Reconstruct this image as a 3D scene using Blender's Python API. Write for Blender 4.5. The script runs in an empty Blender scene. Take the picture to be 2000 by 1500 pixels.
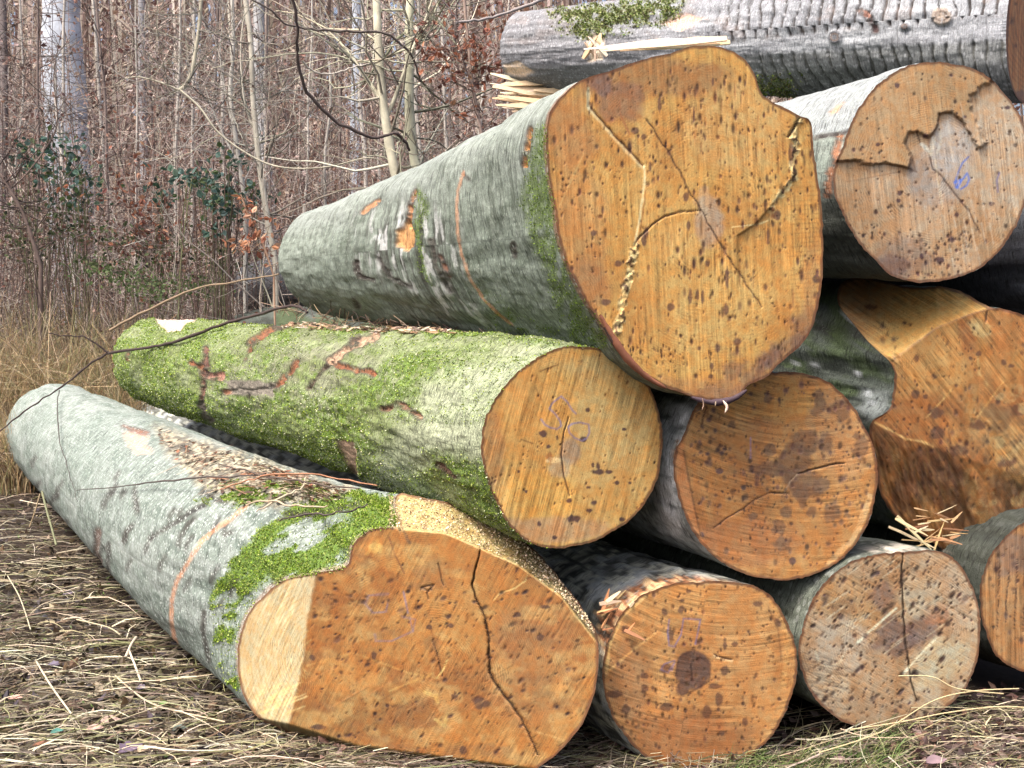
import bpy, math
import numpy as np

# ------------------------------------------------------------------ camera, world, sun, exposure
SC = bpy.context.scene
F = 2600.0; H = 1.41; TH = math.atan(160 / F)
cam_d = bpy.data.cameras.new('camera'); cam_d.sensor_width = 36; cam_d.lens = F / 2000 * 36
cam_d.clip_start = .05; cam_d.clip_end = 2000
cam = bpy.data.objects.new('camera', cam_d); SC.collection.objects.link(cam)
cam.location = (0, 0, H); cam.rotation_euler = (math.pi / 2 - TH, 0, 0)
SC.camera = cam
SUN_DIR = np.array([-.36, -.34, .87]); SUN_DIR /= np.linalg.norm(SUN_DIR)
w = bpy.data.worlds.new('World'); SC.world = w; w.use_nodes = True
nt = w.node_tree; bg = nt.nodes['Background']
sky = nt.nodes.new('ShaderNodeTexSky'); sky.sky_type = 'NISHITA'; sky.sun_disc = False
sky.sun_elevation = math.asin(SUN_DIR[2]); sky.sun_rotation = math.atan2(SUN_DIR[0], SUN_DIR[1])
sky.air_density = .7; sky.dust_density = 9.0; sky.ozone_density = .3
nt.links.new(sky.outputs[0], bg.inputs[0]); bg.inputs[1].default_value = .15
sun_d = bpy.data.lights.new('sun', 'SUN'); sun_d.energy = 1.3; sun_d.angle = math.radians(10); sun_d.color = (1, .95, .87)
sun = bpy.data.objects.new('sun', sun_d); SC.collection.objects.link(sun)
sun.rotation_euler = (math.acos(SUN_DIR[2]), 0, math.atan2(SUN_DIR[1], SUN_DIR[0]) + math.pi / 2)
SC.view_settings.view_transform = 'Standard'; SC.view_settings.look = 'None'
SC.view_settings.exposure = 1.38; SC.view_settings.gamma = 1.0

rng = np.random.default_rng(7)
CAM = np.array([0, 0, H])
cT, sT = math.cos(TH), math.sin(TH)

# ------------------------------------------------------------------ numpy helpers
def ray(px, py):
    px = np.asarray(px, float); py = np.asarray(py, float)
    r = (px - 1000) / F; u = -(py - 750) / F
    return np.stack([r, cT + sT * u, -sT + cT * u], -1)
def at(px, py, y):                       # world point seen at (px,py) at world depth y
    d = ray(px, py); return CAM + d * (np.asarray(y, float) / d[..., 1])[..., None]
def proj(P):
    q = P - CAM; fw = q[..., 1] * cT - q[..., 2] * sT; up = q[..., 1] * sT + q[..., 2] * cT
    fw = np.where(np.abs(fw) < 1e-6, 1e-6, fw)
    return 1000 + F * q[..., 0] / fw, 750 - F * up / fw
def _hash(i, j, k, seed):
    h = (i.astype(np.int64) * 374761393 + j.astype(np.int64) * 668265263 + k.astype(np.int64) * 2147483647 + seed * 974634777) & 0xffffffff
    h = ((h ^ (h >> 13)) * 1274126177) & 0xffffffff
    h = ((h ^ (h >> 16)) * 2246822519) & 0xffffffff
    return ((h ^ (h >> 15)) & 0xffffff) / float(0xffffff)
def vn(P, seed=0):                       # 3-D value noise 0..1
    f = np.floor(P); t = P - f; t = t * t * (3 - 2 * t); f = f.astype(np.int64)
    o = 0
    for a in (0, 1):
        wa = t[..., 0] if a else 1 - t[..., 0]
        for b in (0, 1):
            wb = t[..., 1] if b else 1 - t[..., 1]
            for c in (0, 1):
                wc = t[..., 2] if c else 1 - t[..., 2]
                o = o + wa * wb * wc * _hash(f[..., 0] + a, f[..., 1] + b, f[..., 2] + c, seed)
    return o
def fbm(P, octv=4, seed=0):
    s = 0; a = .5; n = 0
    for i in range(octv):
        s = s + a * vn(P * 2 ** i + i * 13.7, seed + i); n += a; a *= .5
    return s / n
def v2(X, Y, sx=1., sy=None, octv=3, seed=0):   # noise over pixel-like coordinates; sx, sy = feature size
    sy = sy or sx
    return fbm(np.stack([X / sx, Y / sy, np.zeros_like(X) + seed * 3.1], -1), octv, seed)
def sm(a, b, x):
    t = np.clip((x - a) / (b - a), 0, 1); return t * t * (3 - 2 * t)
def dpoly(X, Y, pts):                    # distance to a polyline, and arc position 0..1
    best = np.full(X.shape, 1e9); pos = np.zeros(X.shape); n = len(pts) - 1
    for i in range(n):
        (x0, y0), (x1, y1) = pts[i], pts[i + 1]
        dx, dy = x1 - x0, y1 - y0; L = dx * dx + dy * dy + 1e-9
        t = np.clip(((X - x0) * dx + (Y - y0) * dy) / L, 0, 1)
        d = np.hypot(X - x0 - t * dx, Y - y0 - t * dy); m = d < best
        best = np.where(m, d, best); pos = np.where(m, (i + t) / n, pos)
    return best, pos
def inpoly(X, Y, pts):
    r = np.zeros(X.shape, bool); n = len(pts); j = n - 1
    for i in range(n):
        xi, yi = pts[i]; xj, yj = pts[j]
        c = ((yi > Y) != (yj > Y)) & (X < (xj - xi) * (Y - yi) / (yj - yi + 1e-12) + xi)
        r ^= c; j = i
    return r
def softpoly(X, Y, pts, soft):           # signed soft mask of a polygon
    d, _ = dpoly(X, Y, list(pts) + [pts[0]]); s = np.where(inpoly(X, Y, pts), d, -d)
    return sm(-soft, soft, s)
def s2l(c):
    c = np.asarray(c, float) / 255.; return np.where(c <= .04045, c / 12.92, ((c + .055) / 1.055) ** 2.4)
def mix(col, m, c):
    return col * (1 - m[:, None]) + np.asarray(c, float)[None, :] * m[:, None]
def catmull(pts, k=6, closed=True):
    P = np.array(pts, float); n = len(P); out = []
    for i in range(n if closed else n - 1):
        if closed: p0, p1, p2, p3 = P[i - 1], P[i], P[(i + 1) % n], P[(i + 2) % n]
        else: p0, p1, p2, p3 = P[max(i - 1, 0)], P[i], P[i + 1], P[min(i + 2, n - 1)]
        for t in np.arange(k) / k:
            out.append(.5 * (2 * p1 + (p2 - p0) * t + (2 * p0 - 5 * p1 + 4 * p2 - p3) * t * t + (3 * p1 - p0 - 3 * p2 + p3) * t ** 3))
    if not closed: out.append(P[-1])
    return np.array(out)

# ------------------------------------------------------------------ mesh helpers
def mesh(name, V, quads=None, tris=None, mat=None, parent=None, attrs=None, smooth=True, org=None, **props):
    V = np.asarray(V, np.float32).reshape(-1, 3)
    if org is not None: V = V - np.asarray(org, np.float32)
    m = bpy.data.meshes.new(name)
    loops = []; starts = []; tot = []
    nq = 0 if quads is None else len(quads); nt_ = 0 if tris is None else len(tris)
    if nq: loops.append(np.asarray(quads, np.int32).ravel()); tot += [4] * nq
    if nt_: loops.append(np.asarray(tris, np.int32).ravel()); tot += [3] * nt_
    L = np.concatenate(loops); tot = np.array(tot, np.int32); st = np.concatenate([[0], np.cumsum(tot)[:-1]]).astype(np.int32)
    m.vertices.add(len(V)); m.vertices.foreach_set('co', V.ravel())
    m.loops.add(len(L)); m.loops.foreach_set('vertex_index', L)
    m.polygons.add(len(tot)); m.polygons.foreach_set('loop_start', st); m.polygons.foreach_set('loop_total', tot)
    m.polygons.foreach_set('use_smooth', np.full(len(tot), smooth))
    for k, a in (attrs or {}).items():
        a = np.asarray(a, np.float32)
        if k == 'Col':
            c = np.ones((len(V), 4), np.float32); c[:, :3] = a
            m.attributes.new('Col', 'FLOAT_COLOR', 'POINT').data.foreach_set('color', c.ravel())
        elif a.ndim == 2: m.attributes.new(k, 'FLOAT_VECTOR', 'POINT').data.foreach_set('vector', a.ravel())
        else: m.attributes.new(k, 'FLOAT', 'POINT').data.foreach_set('value', a.ravel())
    m.update(calc_edges=True)
    if mat: m.materials.append(mat)
    o = bpy.data.objects.new(name, m); SC.collection.objects.link(o)
    if parent is not None: o.parent = parent
    elif org is not None: o.location = org
    for k, v in props.items(): o[k] = v
    return o
def thing(name, label, cat, loc, group=None):
    o = bpy.data.objects.new(name, None); SC.collection.objects.link(o); o.location = loc; o.empty_display_size = .2
    o['label'] = label; o['category'] = cat
    if group: o['group'] = group
    return o
def grid_quads(nr, nc, wrap=False, off=0):
    i = np.arange(nr - 1)[:, None]; j = np.arange(nc if wrap else nc - 1)[None, :]
    a = i * nc + j; b = i * nc + (j + 1) % nc
    return (np.stack([a, b, b + nc, a + nc], -1).reshape(-1, 4) + off)
def norm(v): return v / (np.linalg.norm(v, axis=-1, keepdims=True) + 1e-12)
def tubes(P, R, sides=4, col=None):      # P (K,N,3), R (K,N) -> V, quads, colours per vertex
    P = np.asarray(P, float); K, N, _ = P.shape
    T = np.gradient(P, axis=1); T = norm(T)
    ref = np.where(np.abs(T[..., 2:3]) > .8, np.array([1., 0, 0]), np.array([0, 0, 1.]))
    A = norm(np.cross(T, ref)); B = np.cross(T, A)
    an = np.arange(sides) / sides * 2 * np.pi
    V = P[:, :, None] + R[:, :, None, None] * (np.cos(an)[:, None] * A[:, :, None] + np.sin(an)[:, None] * B[:, :, None])
    q = grid_quads(N, sides, True); Q = (q[None] + (np.arange(K) * N * sides)[:, None, None]).reshape(-1, 4)
    C = None if col is None else np.repeat(np.asarray(col)[:, None], N * sides, 1).reshape(-1, 3)
    return V.reshape(-1, 3), Q, C
def ribbons(P, W, S, col):               # P (K,N,3) centre lines, W (K,N) half widths, S (K,N,3) side vectors
    K, N, _ = P.shape
    V = np.stack([P - S * W[..., None], P + S * W[..., None]], 2).reshape(-1, 3)
    i = np.arange(N - 1); q = np.stack([2 * i, 2 * i + 1, 2 * i + 3, 2 * i + 2], -1)
    Q = (q[None] + (np.arange(K) * N * 2)[:, None, None]).reshape(-1, 4)
    return V, Q, np.repeat(np.asarray(col)[:, None], N * 2, 1).reshape(-1, 3)
def leaves(P, D, Nn, L, Wd, col, fold=.25, curl=.2):   # curved six-point leaves
    D = norm(D); S = norm(np.cross(D, Nn)); Nn = np.cross(S, D); L = L[:, None]; Wd = Wd[:, None]
    p = [P, P + D * L * .35 + S * Wd + Nn * Wd * fold, P + D * L * .4 + Nn * L * -.03, P + D * L * .35 - S * Wd + Nn * Wd * fold,
         P + D * L * .72 + S * Wd * .7 + Nn * (Wd * fold + L * curl * .5), P + D * L * .72 - S * Wd * .7 + Nn * (Wd * fold + L * curl * .5), P + D * L + Nn * L * curl]
    V = np.stack(p, 1).reshape(-1, 3); K = len(P)
    q = np.array([[0, 1, 4, 2], [0, 2, 5, 3], [2, 4, 6, 5]])
    Q = (q[None] + (np.arange(K) * 7)[:, None, None]).reshape(-1, 4)
    return V, Q, np.repeat(col[:, None], 7, 1).reshape(-1, 3)
def flakes(P, D, Nn, L, Wd, col):                            # small bent four-point leaves
    D = norm(D); S = norm(np.cross(D, Nn)); Nn = np.cross(S, D); L = L[:, None]; Wd = Wd[:, None]
    V = np.stack([P, P + D * L * .45 + S * Wd, P + D * L + Nn * L * .25, P + D * L * .45 - S * Wd], 1).reshape(-1, 3)
    Q = np.arange(len(P) * 4).reshape(-1, 4); return V, Q, np.repeat(col[:, None], 4, 1).reshape(-1, 3)
def join(parts):
    V = []; Q = []; C = []; n = 0
    for v, q, c in parts:
        V.append(v); Q.append(q + n); C.append(c); n += len(v)
    return np.concatenate(V), np.concatenate(Q), np.concatenate(C)
def rdir(n, up=0.):
    d = rng.normal(size=(n, 3)); d[:, 2] += up; return norm(d)
def pal(n, cols, var=.25):
    c = np.array(cols, float)[rng.integers(0, len(cols), n)]
    return c * rng.uniform(1 - var, 1 + var, (n, 1)) * rng.uniform(.93, 1.07, (n, 3))

# ------------------------------------------------------------------ materials
def new_mat(name, rough=.8, spec=.3):
    m = bpy.data.materials.new(name); m.use_nodes = True; n = m.node_tree
    b = n.nodes['Principled BSDF']; b.inputs['Roughness'].default_value = rough
    b.inputs['Specular IOR Level'].default_value = spec
    return m, n, b
def nd(n, t, **k):
    o = n.nodes.new(t)
    for a, v in k.items(): setattr(o, a, v)
    return o
def math_(n, op, a, b=None, c=None):
    o = nd(n, 'ShaderNodeMath', operation=op)
    for i, v in enumerate((a, b, c)):
        if v is None: continue
        if isinstance(v, (int, float)): o.inputs[i].default_value = v
        else: n.links.new(v, o.inputs[i])
    return o.outputs[0]
def noise_(n, vec, scale, detail=3, rough=.6, dist=0):
    o = nd(n, 'ShaderNodeTexNoise'); o.inputs['Scale'].default_value = scale; o.inputs['Detail'].default_value = detail
    o.inputs['Roughness'].default_value = rough; o.inputs['Distortion'].default_value = dist
    n.links.new(vec, o.inputs['Vector']); return o.outputs['Fac']
def attr_(n, name, out='Vector'):
    o = nd(n, 'ShaderNodeAttribute'); o.attribute_name = name; return o.outputs[out]
def vmul(n, vec, s):
    o = nd(n, 'ShaderNodeVectorMath', operation='MULTIPLY'); n.links.new(vec, o.inputs[0]); o.inputs[1].default_value = s; return o.outputs[0]
def vscale(n, vec, f):
    o = nd(n, 'ShaderNodeVectorMath', operation='SCALE'); n.links.new(vec, o.inputs[0]); n.links.new(f, o.inputs['Scale']); return o.outputs[0]
def ramp01(n, v, a, b):
    o = nd(n, 'ShaderNodeMapRange'); o.interpolation_type = 'SMOOTHSTEP'; n.links.new(v, o.inputs[0])
    o.inputs[1].default_value = a; o.inputs[2].default_value = b; return o.outputs[0]
def bump_(n, b, h, dist, strength=1.):
    o = nd(n, 'ShaderNodeBump'); o.inputs['Distance'].default_value = dist; o.inputs['Strength'].default_value = strength
    n.links.new(h, o.inputs['Height']); n.links.new(o.outputs[0], b.inputs['Normal'])
def mixc(n, f, a, bcol):
    o = nd(n, 'ShaderNodeMix', data_type='RGBA'); n.links.new(f, o.inputs[0]); n.links.new(a, o.inputs[6])
    if isinstance(bcol, tuple): o.inputs[7].default_value = (*bcol, 1)
    else: n.links.new(bcol, o.inputs[7])
    return o.outputs[2]

def wood_mat(name, ring_amp=.25, saw_amp=.35, ring_per=.006, saw_freq=130., bump=.0012):
    m, n, b = new_mat(name, .62, .35)
    col = attr_(n, 'Col', 'Color'); fc = attr_(n, 'fc')
    sep = nd(n, 'ShaderNodeSeparateXYZ'); n.links.new(fc, sep.inputs[0])
    tc = nd(n, 'ShaderNodeTexCoord').outputs['Object']
    big = noise_(n, tc, 9, 4, .6)
    fine = noise_(n, tc, 260, 3, .7)
    ringw = math_(n, 'ADD', math_(n, 'MULTIPLY', sep.outputs[0], 6.2832 / ring_per), math_(n, 'MULTIPLY', big, 34.))
    ring = math_(n, 'SINE', ringw)
    ringv = math_(n, 'MULTIPLY', ring, ramp01(n, noise_(n, tc, 12, 3), .42, .75))
    # saw kerf streaks: noise stretched along the kerf
    cv = nd(n, 'ShaderNodeCombineXYZ'); n.links.new(math_(n, 'MULTIPLY', sep.outputs[1], saw_freq), cv.inputs[0])
    n.links.new(math_(n, 'MULTIPLY', sep.outputs[2], 3.), cv.inputs[1])
    saw = noise_(n, cv.outputs[0], 1., 4, .75)
    sawc = ramp01(n, saw, .3, .7)
    patch = ramp01(n, noise_(n, tc, 7, 3), .3, .65)
    f1 = math_(n, 'MULTIPLY', math_(n, 'SUBTRACT', sawc, .5), math_(n, 'MULTIPLY', patch, saw_amp * 1.5))
    f2 = math_(n, 'MULTIPLY', ringv, ring_amp)
    f3 = math_(n, 'MULTIPLY', math_(n, 'SUBTRACT', fine, .5), .9)
    f4 = math_(n, 'MULTIPLY', math_(n, 'SUBTRACT', noise_(n, tc, 45, 4, .7), .5), .7)
    tot = math_(n, 'ADD', 1., math_(n, 'ADD', math_(n, 'ADD', f1, f2), math_(n, 'ADD', f3, f4)))
    # small mineral flecks
    vo = nd(n, 'ShaderNodeTexVoronoi'); vo.inputs['Scale'].default_value = 75; n.links.new(tc, vo.inputs['Vector'])
    sp = nd(n, 'ShaderNodeSeparateColor'); n.links.new(vo.outputs['Color'], sp.inputs[0])
    fl = math_(n, 'MULTIPLY', math_(n, 'LESS_THAN', vo.outputs['Distance'], .2), math_(n, 'GREATER_THAN', sp.outputs[0], .72))
    hn = ramp01(n, noise_(n, tc, 30, 4, .65), .35, .65); warm = nd(n, 'ShaderNodeVectorMath', operation='MULTIPLY'); n.links.new(col, warm.inputs[0]); warm.inputs[1].default_value = (1.04, .89, .76)
    cool = nd(n, 'ShaderNodeVectorMath', operation='MULTIPLY'); n.links.new(col, cool.inputs[0]); cool.inputs[1].default_value = (.97, 1.04, 1.12)
    c = vscale(n, mixc(n, hn, warm.outputs[0], cool.outputs[0]), tot)
    c = mixc(n, math_(n, 'MULTIPLY', fl, .4), c, (.09, .035, .02))
    n.links.new(c, b.inputs['Base Color'])
    h = math_(n, 'ADD', math_(n, 'MULTIPLY', saw, 1.), math_(n, 'ADD', math_(n, 'MULTIPLY', ring, .04), math_(n, 'MULTIPLY', fine, .5)))
    bump_(n, b, h, bump)
    return m

def bark_mat(name, wrinkle=.5, fleck=.0, fleck_col=(.6, .64, .6), grain=.6, bump=.003, fleck_scale=70.):
    m, n, b = new_mat(name, .75, .3)
    col = attr_(n, 'Col', 'Color'); bc = attr_(n, 'bc'); tc = nd(n, 'ShaderNodeTexCoord').outputs['Object']
    wr = noise_(n, vmul(n, bc, (14., 95., 1.)), 1., 5, .65, .4)
    wr2 = noise_(n, vmul(n, bc, (40., 220., 1.)), 1., 3, .65)
    fine = noise_(n, tc, 190, 4, .75); mid = noise_(n, tc, 28, 5, .65)
    dark = ramp01(n, wr, .36, .47)
    f = math_(n, 'ADD', 1., math_(n, 'ADD', math_(n, 'MULTIPLY', math_(n, 'SUBTRACT', fine, .5), grain * 1.3),
        math_(n, 'ADD', math_(n, 'MULTIPLY', math_(n, 'SUBTRACT', mid, .5), grain * 1.1), math_(n, 'MULTIPLY', math_(n, 'SUBTRACT', wr2, .5), grain * 1.6))))
    f = math_(n, 'MULTIPLY', f, math_(n, 'ADD', 1 - wrinkle, math_(n, 'MULTIPLY', dark, wrinkle)))
    c = vscale(n, col, f)
    if fleck > 0:
        vo = nd(n, 'ShaderNodeTexVoronoi'); vo.inputs['Scale'].default_value = fleck_scale; n.links.new(vmul(n, bc, (.8, 1.3, 1.)), vo.inputs['Vector'])
        sp = nd(n, 'ShaderNodeSeparateColor'); n.links.new(vo.outputs['Color'], sp.inputs[0])
        fl = math_(n, 'MULTIPLY', ramp01(n, vo.outputs['Distance'], .42, .25), math_(n, 'GREATER_THAN', sp.outputs[0], 1 - fleck))
        c = mixc(n, math_(n, 'MULTIPLY', fl, math_(n, 'MULTIPLY', attr_(n, 'fk', 'Fac'), .75)), c, fleck_col)
    n.links.new(c, b.inputs['Base Color'])
    h = math_(n, 'ADD', math_(n, 'ADD', math_(n, 'MULTIPLY', wr, 1.2), wr2), math_(n, 'ADD', math_(n, 'MULTIPLY', fine, .7), mid))
    bump_(n, b, h, bump)
    return m
def vcol_mat(name, rough=.75, spec=.25, noise_amp=.5, scale=60, transl=0.):
    m, n, b = new_mat(name, rough, spec)
    tc = nd(n, 'ShaderNodeTexCoord').outputs['Object']
    f = math_(n, 'ADD', 1 - noise_amp * .5, math_(n, 'MULTIPLY', noise_(n, tc, scale, 3, .6), noise_amp))
    c = vscale(n, attr_(n, 'Col', 'Color'), f); n.links.new(c, b.inputs['Base Color'])
    if transl:
        t = nd(n, 'ShaderNodeBsdfTranslucent'); n.links.new(c, t.inputs[0]); mx = nd(n, 'ShaderNodeMixShader'); mx.inputs[0].default_value = transl
        n.links.new(b.outputs[0], mx.inputs[1]); n.links.new(t.outputs[0], mx.inputs[2]); n.links.new(mx.outputs[0], n.nodes['Material Output'].inputs[0])
    return m
M_leaf = vcol_mat('leaf', .6, .3, .4, 80, .3)
M_straw = vcol_mat('dry_grass', .55, .4, .4, 90, .15)
M_twig = vcol_mat('twig_bark', .8, .25, .6, 60)
M_trunk = vcol_mat('trunk_bark', .85, .2, .8, 14)
M_moss = vcol_mat('moss', .85, .15, .3, 60, .15)
M_chip = vcol_mat('wood_chip', .7, .3, .5, 90)

# ------------------------------------------------------------------ ground
def ground_z(x, y):
    x = np.asarray(x, float); y = np.asarray(y, float)
    z = .10 * sm(.75, 1.35, x) * sm(2.5, 3.6, y) * (1 - sm(7, 9, y))
    z = z + .02 * (v2(x, y, .5, .5, 3, 5) - .5) * sm(0, .5, np.abs(y - 3.9) + np.abs(x) * .2)
    far = np.clip(y - 21, 0, None)
    z = z + far * .235 * sm(21, 30, y) * (1 - .25 * sm(40, 90, y)) + (v2(x, y, 6, 6, 3, 9) - .5) * .5 * sm(11, 20, y)
    return z
gx = np.concatenate([-4.5 - (np.linspace(1, 0, 60) ** 2) * 120, np.linspace(-4.45, 3.5, 120), 3.55 + (np.linspace(0, 1, 60) ** 2) * 120])
gy = np.concatenate([np.linspace(-30, 1.9, 20), np.linspace(2, 13, 150), 13.05 + np.linspace(0, 1, 80) ** 1.7 * 120])
GX, GY = np.meshgrid(gx, gy); GZ = ground_z(GX.ravel(), GY.ravel())
gV = np.stack([GX.ravel(), GY.ravel(), GZ], -1)
gV[:, 2] += (fbm(gV * [16, 16, 0], 3, 3) - .5) * .03 * (GY.ravel() < 13)
n1 = fbm(gV * [9, 9, 0], 4, 21); n2 = fbm(gV * [1.1, 1.1, 0], 3, 22)
gc = np.array([.014, .011, .009]) * (1 - n1[:, None]) * 1.3 + np.array([.045, .033, .026]) * n1[:, None] * .8
far = sm(14, 30, gV[:, 1])[:, None]
gc = gc * (1 - far) + far * .75 * (np.array([.20, .125, .085]) * n2[:, None] * 1.3 + np.array([.26, .19, .14]) * (1 - n2[:, None]) * .8)
M_ground = vcol_mat('leaf_mould', .95, .1, 1.2, 34)
mesh('ground', gV, grid_quads(len(gy), len(gx)), mat=M_ground, attrs={'Col': gc}, kind='structure')

# ------------------------------------------------------------------ logs
VPX = -250.
AX = ray(VPX, 590); AX = AX / np.linalg.norm(AX)
DARKW = np.array([.07, .03, .02]); GREYW = np.array([.13, .085, .085]); CREAM = np.array([.62, .45, .24])

class Face:
    """the cut end of a log: vertices are kept with the place they have in the photograph so that cracks and stains can be put on them"""
    def __init__(s, X, Y, rho):
        s.X, s.Y, s.rho = X, Y, rho; s.col = np.zeros((len(X), 3)); s.off = np.zeros(len(X)); s.edge = sm(1.0, .965, rho)
        s.ppm = 650.
    def base(s, c1, c2, c3, seed):
        n = v2(s.X, s.Y, 90, 90, 4, seed); m = v2(s.X, s.Y, 45, 130, 3, seed + 5)
        s.col[:] = np.array(c1); s.col = mix(s.col, sm(.42, .68, n), c2); s.col = mix(s.col, sm(.5, .75, m) * .8, c3)
    def blob(s, cx, cy, rx, ry, c, a=1., rough=.35, rot=0., soft=.25, seed=1):
        x = s.X - cx; y = s.Y - cy; k = abs(x) + abs(y) < (rx + ry) * 2.4
        if not k.any(): return
        x, y = x[k], y[k]; t = math.radians(rot); xr = x * math.cos(t) + y * math.sin(t); yr = -x * math.sin(t) + y * math.cos(t)
        sc = max(6, min(rx, ry) * .8)
        d = np.hypot(xr / rx, yr / ry) + (v2(s.X[k], s.Y[k], sc, sc, 3, seed) - .5) * 2 * rough
        m = sm(1 + soft, 1 - soft, d) * a; s.col[k] = s.col[k] * (1 - m[:, None]) + np.array(c) * m[:, None]
    def crack(s, pts, w=2.5, depth=.012, c=DARKW, taper=True, jit=1.5, lip=None, a=1.):
        jx = (v2(s.X, s.Y, 14, 14, 2, 31) - .5) * 2 * jit; jy = (v2(s.X, s.Y, 14, 14, 2, 37) - .5) * 2 * jit
        d, p = dpoly(s.X + jx, s.Y + jy, pts)
        w = w * .46; depth = depth * .4
        ww = w * (np.sin(np.clip(p, .02, .98) * np.pi) ** .5 if taper else 1)
        ww = ww * (.55 + .9 * v2(s.X, s.Y, 22, 22, 2, 33)); m = sm(ww + 1.9, np.maximum(ww - 1.0, 0), d) * a
        if lip is not None:
            dl, _ = dpoly(s.X + jx + lip[0], s.Y + jy + lip[1], pts); ml = sm(ww + 3.5, ww * .3, dl); s.col = mix(s.col, ml * .85, lip[2])
        s.col = mix(s.col, m, c); s.off += m * depth
    def line(s, pts, w, c, a=1., rag=0., dash=0.):
        d, p = dpoly(s.X, s.Y, pts); d = d + (v2(s.X, s.Y, 9, 9, 3, 41) - .5) * rag * 2
        m = sm(w + 1.8, max(w - 1.8, 0), d) * a
        if dash: m = m * sm(.5 - dash, .55, v2(s.X, s.Y, 13, 13, 2, 43))
        s.col = mix(s.col, m, c); return m
    def specks(s, n, box, rx=(1.5, 3.5), el=(1, 3), c=DARKW, a=.85, poly=None, rot=0., seed=0):
        r = np.random.default_rng(100 + seed); x0, y0, x1, y1 = box; n = int(n * 2.1)
        order = np.argsort(s.X); Xs = s.X[order]
        for i in range(n):
            cx, cy = r.uniform(x0, x1), r.uniform(y0, y1)
            e = r.uniform(*el); q = (rx[0] + (rx[1] - rx[0]) * r.random() ** 2.5) * .92 + .55; al = min(1, a * 1.35 * r.uniform(.5, 1))
            if vn(np.array([[cx / 75., cy / 75., seed * 3.3]]), seed)[0] < r.uniform(.12, .85): continue
            if poly and not inpoly(np.array([cx]), np.array([cy]), poly)[0]: continue
            R = q * e + 5; lo, hi = np.searchsorted(Xs, cx - R), np.searchsorted(Xs, cx + R)
            k = order[lo:hi]; k = k[abs(s.Y[k] - cy) < R]
            if not len(k): continue
            t = math.radians(rot); x = s.X[k] - cx; y = s.Y[k] - cy
            xr = x * math.cos(t) + y * math.sin(t); yr = -x * math.sin(t) + y * math.cos(t)
            d = np.hypot(xr / q, yr / (q * e)); m = sm(1.6, .5, d) * al; cc = np.array(c) * r.uniform(.35, 1.1) * np.array([1, r.uniform(.9, 1.15), r.uniform(.7, 1.1)])
            if q > 2.6: d2 = np.hypot(xr / (q * 1.8), yr / (q * e * 1.7)); m2 = sm(1.2, .5, d2)[:, None] * .3 * al; s.col[k] = s.col[k] * (1 - m2) + cc * 2.2 * m2
            s.col[k] = s.col[k] * (1 - m[:, None]) + cc * m[:, None]
            s.off[k] += m * .0015

def sect(P, A, U, V): return P @ U, P @ V, P @ A

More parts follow.
